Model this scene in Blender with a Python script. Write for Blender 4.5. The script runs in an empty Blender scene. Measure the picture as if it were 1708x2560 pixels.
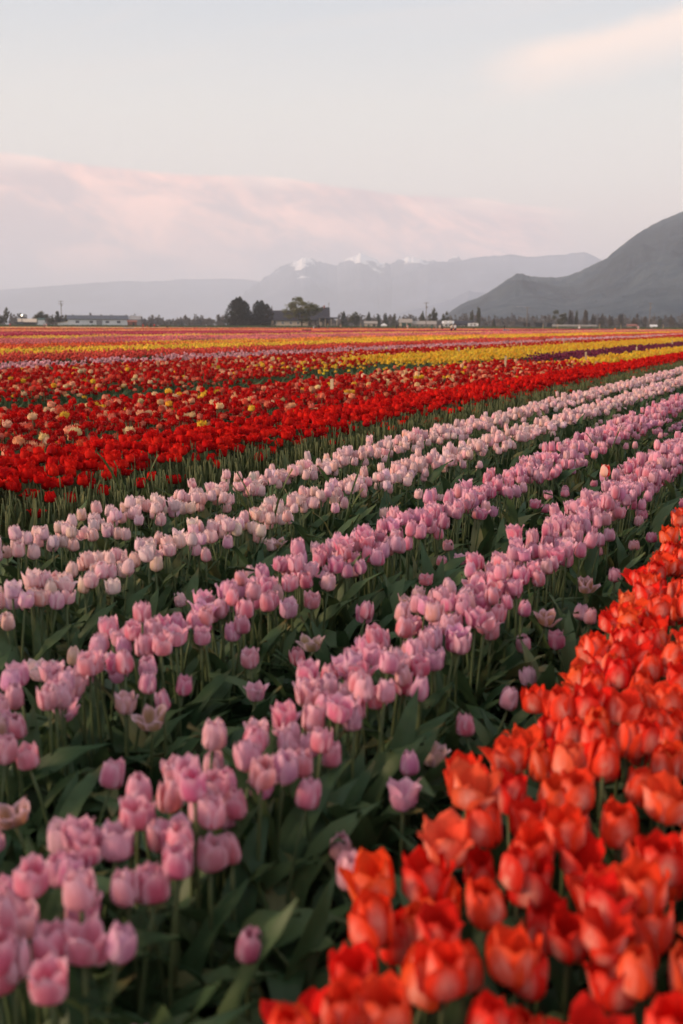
import bpy, math, random
import numpy as np
from mathutils import Matrix, Vector, Euler
rng = np.random.default_rng(7); random.seed(7)
S = bpy.context.scene; C = S.collection
R = math.radians

# ------------------------------------------------------------------ camera
# rows of tulips run along +Y; the camera stands in the path and looks across them
F_PX, CX, CY = 2489.0, 854.0, 1280.0
YAW, PITCH, ROLL, CAM_H = R(-26.36), math.atan(466/2489), math.atan(7/1708), 1.27
def ray(px, py):
    x, y = (px-CX)/F_PX, (CY-py)/F_PX
    c, s = math.cos(ROLL), math.sin(ROLL)
    x, y = x*c-y*s, x*s+y*c
    f, u = math.cos(PITCH)+y*math.sin(PITCH), y*math.cos(PITCH)-math.sin(PITCH)
    return np.array([x*math.cos(YAW)+f*math.sin(YAW), -x*math.sin(YAW)+f*math.cos(YAW), u])
vr, vd = ray(CX+F_PX, CY)-ray(CX, CY), -ray(CX, CY)
vu = np.cross(vd, vr)
cam_d = bpy.data.cameras.new('camera'); cam = bpy.data.objects.new('camera', cam_d); C.objects.link(cam)
cam.matrix_world = Matrix(((vr[0], vu[0], vd[0], 0), (vr[1], vu[1], vd[1], 0), (vr[2], vu[2], vd[2], CAM_H), (0, 0, 0, 1)))
cam_d.sensor_fit = 'VERTICAL'; cam_d.sensor_height = 36; cam_d.lens = 35*1.0002
cam_d.clip_start, cam_d.clip_end = 0.05, 60000
cam_d.dof.use_dof = True; cam_d.dof.focus_distance = 7.0; cam_d.dof.aperture_fstop = 2.8
S.camera = cam
FWD = np.array([math.sin(YAW), math.cos(YAW)]); RGT = np.array([math.cos(YAW), -math.sin(YAW)])
CAMI = np.array(cam.matrix_world.inverted())
def project(p):
    q = CAMI[:3, :3] @ np.asarray(p, float)+CAMI[:3, 3]
    return CX+F_PX*q[0]/-q[2], CY-F_PX*q[1]/-q[2], -q[2]
def at(px, depth):                       # ground point in the direction of column px at a given distance along the view
    r = ray(px, 814+7*(px-854)/1708); k = depth/(r[0]*FWD[0]+r[1]*FWD[1])
    return r[0]*k, r[1]*k
def on_plane(px, py, z):
    d = ray(px, py); t = (z-CAM_H)/d[2]
    return d[0]*t, d[1]*t

# ------------------------------------------------------------------ render, sky, sun
S.render.engine = 'CYCLES'; S.cycles.use_denoising = True
S.cycles.max_bounces = 7; S.cycles.diffuse_bounces = 4; S.cycles.transmission_bounces = 4; S.cycles.transparent_max_bounces = 8; S.cycles.volume_bounces = 2
S.cycles.caustics_reflective = S.cycles.caustics_refractive = False
S.view_settings.view_transform = 'Standard'; S.view_settings.look = 'None'
S.view_settings.exposure = 0.2; S.view_settings.gamma = 1.0; S.view_settings.use_curve_mapping = False
SUN_EL, SUN_AZ = R(18), YAW-R(104)       # azimuth clockwise from +Y: low, over the camera's shoulder on the side of the pale beds
sun_d = bpy.data.lights.new('sun', 'SUN'); sun_d.energy = 5.0; sun_d.color = (1.0, .68, .46); sun_d.angle = R(12)
sun = bpy.data.objects.new('sun', sun_d); C.objects.link(sun)
sd = Vector((math.cos(SUN_EL)*math.sin(SUN_AZ), math.cos(SUN_EL)*math.cos(SUN_AZ), math.sin(SUN_EL)))
sun.rotation_euler = sd.to_track_quat('Z', 'Y').to_euler()

class NT:                                # small node-tree helper
    def __init__(s, t): s.t = t; s.t.nodes.clear()
    def n(s, typ, **kw):
        nd = s.t.nodes.new(typ); ins = kw.pop('ins', {})
        for k, v in kw.items(): setattr(nd, k, v)
        for k, v in ins.items(): s.put(nd.inputs[k], v)
        return nd
    def put(s, inp, v):
        if isinstance(v, bpy.types.NodeSocket): s.t.links.new(v, inp)
        elif isinstance(v, bpy.types.Node): s.t.links.new(v.outputs[0], inp)
        else:
            if inp.type == 'RGBA' and len(v) == 3: v = (*v, 1)
            inp.default_value = v
    def math(s, op, a, b=0.0, c=0.0, clamp=False):
        nd = s.n('ShaderNodeMath', operation=op, use_clamp=clamp)
        for i, v in enumerate((a, b, c)): s.put(nd.inputs[i], v)
        return nd.outputs[0]
    def mix(s, f, a, b, blend='MIX'):
        nd = s.n('ShaderNodeMix', data_type='RGBA', blend_type=blend)
        s.put(nd.inputs[0], f); s.put(nd.inputs[6], a); s.put(nd.inputs[7], b); return nd.outputs[2]
    def ramp(s, f, stops, interp='EASE'):
        nd = s.n('ShaderNodeValToRGB'); cr = nd.color_ramp; cr.interpolation = interp
        while len(cr.elements) < len(stops): cr.elements.new(.5)
        for e, (p, c) in zip(cr.elements, stops): e.position = p; e.color = (*c, 1) if len(c) == 3 else c
        s.put(nd.inputs[0], f); return nd.outputs[0]
    def sstep(s, v, lo, hi, a=0.0, b=1.0):
        nd = s.n('ShaderNodeMapRange', interpolation_type='SMOOTHSTEP')
        for i, x in enumerate((v, lo, hi, a, b)): s.put(nd.inputs[i], x)
        return nd.outputs[0]
    def noise(s, vec, scale=5.0, detail=3.0, rough=.5, dist=0.0):
        return s.n('ShaderNodeTexNoise', ins={'Vector': vec, 'Scale': scale, 'Detail': detail, 'Roughness': rough, 'Distortion': dist}).outputs[0]
    def xyz(s, x, y, z): 
        nd = s.n('ShaderNodeCombineXYZ')
        for i, v in enumerate((x, y, z)): s.put(nd.inputs[i], v)
        return nd.outputs[0]

W = bpy.data.worlds.new('World'); S.world = W; W.use_nodes = True
w = NT(W.node_tree)
nish = w.n('ShaderNodeTexSky', sky_type='NISHITA', sun_disc=False, sun_elevation=R(4), sun_rotation=SUN_AZ, air_density=1.2, dust_density=2.0)
dirv = w.n('ShaderNodeTexCoord').outputs['Generated']
sep = w.n('ShaderNodeSeparateXYZ', ins={0: dirv})
dx, dy, dz = sep.outputs
fc = w.math('ADD', w.math('MULTIPLY', dx, FWD[0]), w.math('MULTIPLY', dy, FWD[1]))
rc = w.math('ADD', w.math('MULTIPLY', dx, RGT[0]), w.math('MULTIPLY', dy, RGT[1]))
az = w.math('MULTIPLY', w.math('ARCTAN2', rc, fc), 57.2958)            # compass angle, degrees from the valley's axis
el = w.math('MULTIPLY', w.math('ARCSINE', dz), 57.2958)                # height in degrees
grad = w.ramp(w.math('DIVIDE', el, 90.0), [(0, (.66, .53, .52)), (.04, (.76, .595, .545)), (.085, (.72, .655, .62)), (.125, (.675, .645, .618)), (.185, (.53, .555, .595)), (.35, (.58, .60, .64)), (1, (.54, .58, .66))], 'LINEAR')
veil = w.mix(1.0, grad, w.mix(1.0, nish, (.05, .05, .05), 'MULTIPLY'), 'ADD')
# long cloud bank low over the mountains
dn = w.noise(w.xyz(w.math('MULTIPLY', az, .10), w.math('MULTIPLY', el, .35), 3.1), 1.0, 4, .55)
topel = w.math('ADD', w.math('SUBTRACT', w.math('SUBTRACT', 7.75, w.math('MULTIPLY', w.math('MAXIMUM', w.math('MINIMUM', az, 30), -30), .055)), w.math('MULTIPLY', w.math('MAXIMUM', az, 0.0), .07)), w.math('MULTIPLY', w.math('SUBTRACT', dn, .5), 1.3))
edge = w.sstep(w.math('SUBTRACT', topel, el), -.03, .28)
fade = w.math('MULTIPLY', w.sstep(az, 14.5, 9.0), w.sstep(el, .8, 4.2))
puff = w.noise(w.xyz(w.math('ADD', w.math('MULTIPLY', az, .21), w.math('MULTIPLY', el, .16)), w.math('MULTIPLY', el, .33), 8.3), 1.0, 6, .6, .35)
bankc = w.mix(w.sstep(puff, .40, .66), (.69, .53, .525), (1.26, .765, .64))
rim = w.math('MULTIPLY', w.sstep(w.math('SUBTRACT', topel, el), 1.5, .25), w.sstep(dn, .42, .62))
bankc = w.mix(w.math('MULTIPLY', rim, .7), bankc, (1.16, .86, .74))
sky1 = w.mix(w.math('MULTIPLY', w.math('MULTIPLY', edge, fade), .95), veil, bankc)
# thin high streaks, one of them bright
hn = w.noise(w.xyz(w.math('MULTIPLY', az, .045), w.math('ADD', w.math('MULTIPLY', el, .26), w.math('MULTIPLY', az, -.03)), 5.5), 1.0, 5, .55, .6)
high = w.math('MULTIPLY', w.sstep(hn, .5, .8), w.sstep(el, 9.5, 13))
ce = w.math('SUBTRACT', el, w.math('ADD', 11.9, w.math('MULTIPLY', az, .17)))
wv = w.noise(w.xyz(w.math('MULTIPLY', az, .12), w.math('MULTIPLY', el, .30), 1.7), 1.0, 5, .6, .4)
cw = w.math('ADD', ce, w.math('MULTIPLY', w.math('SUBTRACT', wv, .5), 1.5))
streak = w.math('MULTIPLY', w.sstep(w.math('ADD', az, w.math('MULTIPLY', wv, 5)), 9.0, 13.5), w.math('MULTIPLY', w.sstep(cw, 1.35, .1), w.sstep(cw, -2.6, .2)))
sky2 = w.mix(w.math('MULTIPLY', high, .4), sky1, (.80, .71, .65))
sky2 = w.mix(w.math('MULTIPLY', streak, .85), sky2, (1.0, .80, .69))
bg = w.n('ShaderNodeBackground', ins={'Color': sky2, 'Strength': 1.09})
w.n('ShaderNodeOutputWorld', ins={0: bg})

# ------------------------------------------------------------------ helpers
def tag(o, label=None, cat=None, group=None, kind=None):
    for k, v in (('label', label), ('category', cat), ('group', group), ('kind', kind)):
        if v: o[k] = v
    return o
def link(name, data, parent=None, loc=None, rot=None, scale=None):
    o = bpy.data.objects.new(name, data); C.objects.link(o)
    if parent: o.parent = parent
    if loc is not None: o.location = loc
    if rot is not None: o.rotation_euler = rot
    if scale is not None: o.scale = (scale,)*3 if isinstance(scale, (int, float)) else scale
    return o
def empty(name, loc, rz=0.0):
    o = link(name, None, None, loc, (0, 0, rz)); o.empty_display_size = .1; return o
def mesh(name, v, f, mats=(), mi=None, uv=None, smooth=True):
    me = bpy.data.meshes.new(name); me.from_pydata([tuple(map(float, p)) for p in v], [], [tuple(int(i) for i in q) for q in f])
    for m in mats: me.materials.append(m)
    if mi is not None: me.polygons.foreach_set('material_index', np.asarray(mi, np.int32))
    if uv is not None:
        lay = me.uv_layers.new(name='UVMap'); li = np.empty(len(me.loops), np.int32); me.loops.foreach_get('vertex_index', li)
        lay.data.foreach_set('uv', np.asarray(uv, np.float32)[li].ravel())
    if smooth: me.polygons.foreach_set('use_smooth', np.ones(len(me.polygons), bool))
    me.update(); return me
class MB:                                # collects simple solids into one mesh
    def __init__(s): s.v, s.f, s.m = [], [], []
    def add(s, v, f, m=0):
        b = len(s.v); s.v += [tuple(p) for p in v]; s.f += [tuple(i+b for i in q) for q in f]; s.m += [m]*len(f)
    def box(s, x0, x1, y0, y1, z0, z1, m=0):
        s.add([(x, y, z) for z in (z0, z1) for y in (y0, y1) for x in (x0, x1)], [(0, 2, 3, 1), (4, 5, 7, 6), (0, 1, 5, 4), (2, 6, 7, 3), (0, 4, 6, 2), (1, 3, 7, 5)], m)
    def prism(s, pts, axis, a0, a1, m=0):   # polygon pts (p,q) swept along an axis ('x': (y,z), 'y': (x,z))
        n = len(pts); g = (lambda a, p: (a, p[0], p[1])) if axis == 'x' else (lambda a, p: (p[0], a, p[1]))
        s.add([g(a0, p) for p in pts]+[g(a1, p) for p in pts], [tuple(range(n)), tuple(range(2*n-1, n-1, -1))]+[(i, i+n, (i+1) % n+n, (i+1) % n) for i in range(n)], m)
    def tube(s, path, rad, k=8, m=0, cap=True):
        path = [np.array(p, float) for p in path]; n = len(path); vs = []
        for i, p in enumerate(path):
            t = path[min(i+1, n-1)]-path[max(i-1, 0)]; t = t/(np.linalg.norm(t)+1e-9)
            a = np.cross(t, (0, 1, 0) if abs(t[1]) < .9 else (1, 0, 0)); a /= np.linalg.norm(a); b = np.cross(t, a)
            for j in range(k):
                th = 2*math.pi*j/k; vs.append(p+rad[i]*(a*math.cos(th)+b*math.sin(th)))
        fs = [(i*k+j, i*k+(j+1) % k, (i+1)*k+(j+1) % k, (i+1)*k+j) for i in range(n-1) for j in range(k)]
        if cap: fs += [tuple(range(k-1, -1, -1)), tuple((n-1)*k+j for j in range(k))]
        s.add(vs, fs, m)
    def ball(s, c, r, m=0, k=10, h=7):
        r = np.array(r if hasattr(r, '__len__') else (r, r, r)); vs = [np.array(c)+r*np.array((0, 0, -1))]
        for i in range(1, h):
            ph = -math.pi/2+math.pi*i/h
            vs += [np.array(c)+r*np.array((math.cos(ph)*math.cos(2*math.pi*j/k), math.cos(ph)*math.sin(2*math.pi*j/k), math.sin(ph))) for j in range(k)]
        vs.append(np.array(c)+r*np.array((0, 0, 1))); L = len(vs)-1
        fs = [(0, 1+(j+1) % k, 1+j) for j in range(k)]+[(L, 1+(h-2)*k+j, 1+(h-2)*k+(j+1) % k) for j in range(k)]
        fs += [(1+i*k+j, 1+i*k+(j+1) % k, 1+(i+1)*k+(j+1) % k, 1+(i+1)*k+j) for i in range(h-2) for j in range(k)]
        s.add(vs, fs, m)
    def build(s, name, mats, parent=None, smooth=False, **kw):
        mats = mats if isinstance(mats, (list, tuple)) else [mats]
        return link(name, mesh(name, s.v, s.f, mats, s.m, smooth=smooth), parent, **kw)

# ------------------------------------------------------------------ materials
def mat(name, col, rough=.7, var=.25, scale=4.0, metal=0.0, spec=.3, bump=0.0, emit=None):
    m = bpy.data.materials.new(name); m.use_nodes = True; t = NT(m.node_tree)
    co = t.n('ShaderNodeTexCoord').outputs['Object']
    n1 = t.noise(co, scale, 5, .6); n2 = t.noise(co, scale*.17, 2)
    k = t.math('MULTIPLY_ADD', t.math('SUBTRACT', t.math('ADD', n1, n2), 1.0), var*2, 1.0)
    c = t.mix(1.0, col, t.xyz(k, k, k), 'MULTIPLY')
    p = t.n('ShaderNodeBsdfPrincipled', ins={'Base Color': c, 'Roughness': rough, 'Metallic': metal, 'Specular IOR Level': spec})
    if bump: p_b = t.n('ShaderNodeBump', ins={'Strength': .6, 'Distance': bump, 'Height': n1}); t.put(p.inputs['Normal'], p_b)
    if emit: t.put(p.inputs['Emission Color'], emit[0]); p.inputs['Emission Strength'].default_value = emit[1]
    t.n('ShaderNodeOutputMaterial', ins={0: p}); return m
def petal_mat(name, stuff, second, basec, mode):
    """petal: main colour per flower, a second colour along the midrib or the rim, a pale foot, fine long veins"""
    m = bpy.data.materials.new(name); m.use_nodes = True; t = NT(m.node_tree)
    if stuff: src = t.n('ShaderNodeAttribute', attribute_type='INSTANCER', attribute_name='tint').outputs[0]
    else: src = t.n('ShaderNodeObjectInfo').outputs['Color']
    rnd = t.n('ShaderNodeObjectInfo').outputs['Random']
    uv = t.n('ShaderNodeUVMap', uv_map='UVMap').outputs[0]; sp = t.n('ShaderNodeSeparateXYZ', ins={0: uv}); u, v = sp.outputs[0], sp.outputs[1]
    au = t.math('ABSOLUTE', t.math('MULTIPLY_ADD', u, 2.0, -1.0))
    vein = t.noise(t.xyz(t.math('MULTIPLY', u, 26.0), t.math('MULTIPLY', v, 2.5), t.math('MULTIPLY', rnd, 50.0)), 1.0, 3, .6)
    blot = t.noise(t.xyz(t.math('MULTIPLY', u, 3.0), t.math('MULTIPLY', v, 2.6), t.math('MULTIPLY', rnd, 90.0)), 1.0, 3, .6)
    if mode == 'flame':                  # pale flame up the middle of the petal
        f = t.math('MULTIPLY', t.sstep(au, .78, .1), t.math('MULTIPLY', t.sstep(v, .06, .26), t.sstep(v, 1.02, .45)))
        f = t.math('MULTIPLY', f, t.sstep(blot, .32, .66, .15, .88))
        back = t.n('ShaderNodeNewGeometry').outputs['Backfacing']; f = t.math('MULTIPLY', f, t.math('SUBTRACT', 1.0, back)); src = t.mix(back, src, t.mix(1.0, src, (.90, .60, .60), 'MULTIPLY'))
    else:                                # paler towards rim and tip
        f = t.math('MAXIMUM', t.sstep(au, .30, 1.0), t.sstep(v, .5, 1.0))
        f = t.math('MULTIPLY', f, t.sstep(blot, .3, .7, .45, 1.0))
    if second is None:
        second = t.mix(.38, src, (.95, .62, .45)); f = t.math('MULTIPLY', t.sstep(au, .55, 1.0), t.sstep(blot, .48, .66))
    c = t.mix(f, src, second)
    c = t.mix(t.sstep(v, .22, .02), c, basec)
    k = t.math('MULTIPLY_ADD', vein, .75, .64); c = t.mix(1.0, c, t.xyz(k, k, k), 'MULTIPLY')
    p = t.n('ShaderNodeBsdfPrincipled', ins={'Base Color': c, 'Roughness': .75, 'Specular IOR Level': .08, 'Normal': t.n('ShaderNodeBump', ins={'Strength': .55, 'Distance': .004, 'Height': t.math('ADD', vein, t.math('MULTIPLY', blot, .8))})})
    tr = t.n('ShaderNodeBsdfTranslucent', ins={'Color': c})
    sh = t.n('ShaderNodeMixShader', ins={0: .36, 1: p.outputs[0], 2: tr.outputs[0]})
    t.n('ShaderNodeOutputMaterial', ins={0: sh}); return m
def leaf_mat(name, c1, c2, tip):
    m = bpy.data.materials.new(name); m.use_nodes = True; t = NT(m.node_tree)
    rnd = t.n('ShaderNodeObjectInfo').outputs['Random']
    uv = t.n('ShaderNodeUVMap', uv_map='UVMap').outputs[0]; sp = t.n('ShaderNodeSeparateXYZ', ins={0: uv}); u, v = sp.outputs[0], sp.outputs[1]
    vein = t.noise(t.xyz(t.math('MULTIPLY', u, 22.0), t.math('MULTIPLY', v, 1.5), t.math('MULTIPLY', rnd, 60.0)), 1.0, 3, .6)
    isl = t.n('ShaderNodeNewGeometry').outputs['Random Per Island']; mixr = t.math('FRACT', t.math('ADD', t.math('MULTIPLY', rnd, 3.7), isl))
    c = t.mix(mixr, c1, c2); c = t.mix(t.sstep(mixr, .93, .99), c, tuple(.55*a+.45*b for a, b in zip(c2, tip)))
    c = t.mix(t.math('MULTIPLY', t.sstep(v, .86, 1.0), t.sstep(t.math('FRACT', t.math('MULTIPLY', rnd, 7.3)), .6, .9)), c, tip)
    k = t.math('MULTIPLY_ADD', vein, .7, .65); c = t.mix(1.0, c, t.xyz(k, k, k), 'MULTIPLY')
    p = t.n('ShaderNodeBsdfPrincipled', ins={'Base Color': c, 'Roughness': .5, 'Specular IOR Level': .24})
    tr = t.n('ShaderNodeBsdfTranslucent', ins={'Color': c})
    sh = t.n('ShaderNodeMixShader', ins={0: .22, 1: p.outputs[0], 2: tr.outputs[0]})
    t.n('ShaderNodeOutputMaterial', ins={0: sh}); return m
M_leaf = leaf_mat('tulip leaf', (.036, .078, .032), (.088, .132, .052), (.20, .16, .06))
M_stem = leaf_mat('tulip stem', (.085, .125, .055), (.11, .145, .06), (.11, .14, .06))
M_grass = leaf_mat('grass blade', (.07, .11, .035), (.10, .13, .04), (.22, .18, .08))
KINDS = {   # name -> mode, second colour, foot colour, tones {word: colour}
 'orange': ('flame', (.95, .47, .38), (.80, .62, .36), {'deep orange-red': (.88, .065, .026), 'bright orange': (.95, .105, .034), 'scarlet': (.82, .032, .020), 'peach-flushed orange': (.92, .17, .075)}),
 'mauve': ('rim', (.83, .55, .65), (.72, .58, .48), {'rosy pink': (.73, .235, .33), 'lilac pink': (.71, .31, .43), 'deep pink': (.66, .165, .27), 'faded pink': (.72, .37, .40)}),
 'pale': ('rim', (.86, .66, .67), (.78, .68, .55), {'blush pink': (.83, .52, .53), 'shell pink': (.85, .585, .59), 'warm pink': (.82, .46, .45)}),
 'red': ('rim', (.68, .014, .008), (.30, .03, .02), {'blood red': (.58, .006, .008), 'bright red': (.72, .020, .012), 'dark red': (.40, .004, .008)}),
 'double': ('rim', None, (.55, .35, .15), {'dark red': (.46, .004, .007), 'bright red': (.64, .010, .009), 'salmon': (.80, .24, .15), 'coral': (.76, .13, .08), 'cream': (.88, .60, .34), 'peach': (.88, .42, .24), 'yellow': (.86, .54, .05)}),
 'yellow': ('rim', None, (.55, .50, .10), {'golden yellow': (.95, .56, .05), 'lemon yellow': (.95, .64, .08)}),
 'plain': ('rim', (.8, .5, .4), (.5, .4, .2), {}),
}
def kind_mat(k, stuff):
    mode, sec, foot, _ = KINDS[k]
    m = petal_mat(f'{k} petal{" massed" if stuff else ""}', stuff, sec, foot, mode); return m
M_pet = {(k, s): kind_mat(k, s) for k in KINDS if k != 'plain' for s in (False, True)}
def plain_mat():                         # far flowers: one colour each
    m = bpy.data.materials.new('far petals'); m.use_nodes = True; t = NT(m.node_tree)
    src = t.n('ShaderNodeAttribute', attribute_type='INSTANCER', attribute_name='tint').outputs[0]
    uv = t.n('ShaderNodeUVMap', uv_map='UVMap').outputs[0]; sp = t.n('ShaderNodeSeparateXYZ', ins={0: uv})
    k = t.math('MULTIPLY_ADD', sp.outputs[0], .7, .65)
    c = t.mix(1.0, src, t.xyz(k, k, k), 'MULTIPLY')
    p = t.n('ShaderNodeBsdfPrincipled', ins={'Base Color': c, 'Roughness': .6, 'Specular IOR Level': .2}); tr = t.n('ShaderNodeBsdfTranslucent', ins={'Color': c})
    t.n('ShaderNodeOutputMaterial', ins={0: t.n('ShaderNodeMixShader', ins={0: .3, 1: p.outputs[0], 2: tr.outputs[0]})}); return m
M_far = plain_mat()

# ------------------------------------------------------------------ ground, verge, hills, haze
def vnoise(x, y, seed=0):                # cheap value noise
    x, y = np.asarray(x, float), np.asarray(y, float); xi, yi = np.floor(x), np.floor(y); fx, fy = x-xi, y-yi
    h = lambda a, b: np.mod(np.sin(a*127.1+b*311.7+seed*74.7)*43758.5453, 1.0)
    sx, sy = fx*fx*(3-2*fx), fy*fy*(3-2*fy)
    return (h(xi, yi)*(1-sx)+h(xi+1, yi)*sx)*(1-sy)+(h(xi, yi+1)*(1-sx)+h(xi+1, yi+1)*sx)*sy
def fbm(x, y, o=4, seed=0): return sum(vnoise(x*2**i, y*2**i, seed+i)*.5**(i+1) for i in range(o))/(1-.5**o)
def soil_mat():
    m = bpy.data.materials.new('field soil'); m.use_nodes = True; t = NT(m.node_tree)
    co = t.n('ShaderNodeTexCoord').outputs['Object']
    n1, n2, n3 = t.noise(co, 38, 6, .65), t.noise(co, 6, 4), t.noise(co, 160, 3, .6)
    c = t.mix(t.sstep(n1, .3, .7), (.028, .020, .016), (.075, .056, .043)); c = t.mix(t.math('MULTIPLY', t.sstep(n2, .5, .75), .5), c, (.050, .048, .028))
    c = t.mix(t.math('MULTIPLY', t.sstep(n3, .66, .75), .5), c, (.20, .16, .11))
    b = t.n('ShaderNodeBump', ins={'Strength': .9, 'Distance': .02, 'Height': t.math('ADD', n1, t.math('MULTIPLY', n3, .4))})
    p = t.n('ShaderNodeBsdfPrincipled', ins={'Base Color': c, 'Roughness': .95, 'Specular IOR Level': .1, 'Normal': b}); t.n('ShaderNodeOutputMaterial', ins={0: p}); return m
def span(*segs):
    out = []
    for a, b, st in segs: out += list(np.arange(a, b, st))
    return np.array(out+[segs[-1][1]])
gx = span((-12000, -1000, 1500), (-1000, -100, 150), (-100, -10, 6), (-10, -1.6, .35), (-1.6, .8, .035), (.8, 4, .3), (4, 100, 16), (100, 1000, 300), (1000, 12000, 2500))
gy = span((-12000, -500, 2500), (-500, -20, 80), (-20, .4, 2), (.4, 5, .045), (5, 14, .25), (14, 100, 4), (100, 1000, 100), (1000, 12000, 1500))
GX, GY = np.meshgrid(gx, gy); near = np.clip((12-np.hypot(GX, GY))/9, 0, 1)
GZ = near*((fbm(GX*14, GY*14, 4)-.5)*.05+(fbm(GX*3, GY*3, 2, 9)-.5)*.04)-.02
nx, ny = len(gx), len(gy)
ids = np.arange(nx*ny).reshape(ny, nx)
gf = np.stack([ids[:-1, :-1], ids[:-1, 1:], ids[1:, 1:], ids[1:, :-1]], -1).reshape(-1, 4)
tag(link('ground', mesh('ground', np.stack([GX, GY, GZ], -1).reshape(-1, 3), gf, [soil_mat()])), kind='structure')
FIELD_END = 345.0
M_verge = mat('verge grass', (.060, .080, .035), .9, .4, .6, spec=.1)
vv = []
for d in (FIELD_END, 400, 2600):
    for a in (-1, -.5, 0, .5, 1): vv.append((*(FWD*d+RGT*a*d*1.2), .02 if d < 350 else .72))
tag(link('grass_verge', mesh('grass_verge', vv, [(i*5+j, i*5+j+1, i*5+j+6, i*5+j+5) for i in range(2) for j in range(4)], [M_verge])), kind='structure')

def hill_mat(name, c1, c2, sc, snow=False):
    m = bpy.data.materials.new(name); m.use_nodes = True; t = NT(m.node_tree)
    co = t.n('ShaderNodeTexCoord').outputs['Object']
    n1, n2 = t.noise(co, sc, 6, .62), t.noise(co, sc*.16, 4, .6)
    c = t.mix(t.sstep(n1, .38, .62), c1, c2); c = t.mix(t.math('MULTIPLY', t.sstep(n2, .48, .62), .65), c, tuple(x*.4 for x in c1))
    if snow:
        a = t.n('ShaderNodeAttribute', attribute_name='snow').outputs['Fac']
        c = t.mix(t.sstep(t.math('ADD', a, t.math('MULTIPLY', t.math('SUBTRACT', t.noise(co, .009, 6, .68), .5), 2.8)), .40, .60), c, (.86, .84, .84))
    b = t.n('ShaderNodeBump', ins={'Strength': .8, 'Distance': 22.0, 'Height': n1})
    p = t.n('ShaderNodeBsdfPrincipled', ins={'Base Color': c, 'Roughness': .95, 'Specular IOR Level': .05, 'Normal': b}); t.n('ShaderNodeOutputMaterial', ins={0: p}); return m
def hills(name, prof, rc, r0, r1, m, rough=.12, seed=0, na=260, nr=46, snow=None, azscale=24, jag=.0016):
    """terrain ridge: prof = photograph columns and heights of the skyline, rc = distance of the crest"""
    P = np.array(prof, float)*1708/1568
    azs, els = [], []
    for px, py in P:
        d = ray(px, py); azs.append(math.atan2(d[0], d[1])); els.append(d[2]/math.hypot(d[0], d[1]))
    A = np.linspace(azs[0], azs[-1], na); E = np.interp(A, azs, els)
    EJ = (fbm(A*220, A*0, 4, seed)-.5)*jag*(E > .004)
    rr = np.concatenate([np.linspace(r0, rc, nr*2//3), np.linspace(rc, r1, nr//3+1)[1:]])
    AA, RR = np.meshgrid(A, rr); EE = np.meshgrid(E, rr)[0]
    t = np.where(RR < rc, (RR-r0)/(rc-r0), 1-(RR-rc)/(r1-rc))
    sh = np.clip(t, 0, 1)**1.15
    nz = fbm(AA*azscale, RR/rc*azscale*.7, 5, seed+20)+.55*np.abs(fbm(AA*azscale*.7+RR/rc*3, RR/rc*azscale*.3, 4, seed+40)-.5)
    Z = np.maximum(EE+EJ[None]*np.clip(sh, 0, 1)**5, 0)*rc*sh*(1+rough*4*(nz-.6)*np.sin(np.pi*np.clip(sh, 0, 1)))
    k = np.maximum(EE[0]+EJ, 1e-4)/np.maximum((Z/RR).max(0), 1e-6); k = np.convolve(np.pad(np.minimum(k, 3), 6, 'edge'), np.hanning(15)[1:-1]/np.hanning(15).sum(), 'valid'); Z = Z*k[None]+np.minimum(t*60, 0)
    Z = np.where(EE < .0005, -1.5, Z)
    v = np.stack([RR*np.sin(AA), RR*np.cos(AA), Z+CAM_H-1.2], -1).reshape(-1, 3)
    n = len(A); ii = np.arange(v.shape[0]).reshape(len(rr), n)
    f = np.stack([ii[:-1, :-1], ii[:-1, 1:], ii[1:, 1:], ii[1:, :-1]], -1).reshape(-1, 4)
    me = mesh(name, v, f, [m])
    if snow:
        at_ = me.attributes.new('snow', 'FLOAT', 'POINT'); px = CX+F_PX*np.tan(AA-YAW)
        elv = Z/RR; s = np.zeros_like(Z)
        for (cx, w_, e0, e1) in snow: s = np.maximum(s, np.exp(-((px-cx)/w_)**2)*np.clip((elv-e0)/(e1-e0), 0, 1))
        at_.data.foreach_set('value', s.ravel().astype(np.float32))
    return tag(link(name, me), kind='structure')
M_wood = hill_mat('wooded slope', (.012, .026, .042), (.044, .060, .072), .02)  # blue of the haze painted into the woodland base colours
M_fell = hill_mat('bare mountain', (.11, .135, .19), (.16, .18, .235), .006)  # rock colours tinted blue to stand in for distance haze
M_snowy = hill_mat('snowy mountain', (.11, .135, .19), (.16, .18, .235), .006, True)  # same painted haze blue in the rock below the snow
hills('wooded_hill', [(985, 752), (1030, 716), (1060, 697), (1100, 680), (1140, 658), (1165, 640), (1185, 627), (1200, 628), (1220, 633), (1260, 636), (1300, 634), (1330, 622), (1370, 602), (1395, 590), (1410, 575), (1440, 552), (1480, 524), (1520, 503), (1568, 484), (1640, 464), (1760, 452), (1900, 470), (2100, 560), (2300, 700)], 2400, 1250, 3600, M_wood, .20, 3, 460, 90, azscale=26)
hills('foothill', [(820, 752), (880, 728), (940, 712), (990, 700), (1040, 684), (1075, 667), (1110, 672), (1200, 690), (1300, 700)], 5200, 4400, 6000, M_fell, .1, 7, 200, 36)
hills('blue_ridge', [(900, 640), (960, 618), (985, 603), (1040, 600), (1085, 592), (1110, 588), (1150, 586), (1170, 583), (1200, 588), (1225, 590), (1260, 586), (1300, 583), (1340, 577), (1362, 586), (1395, 604), (1450, 640), (1500, 690)], 7600, 6300, 8600, M_fell, .1, 11, 300, 50)
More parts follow.
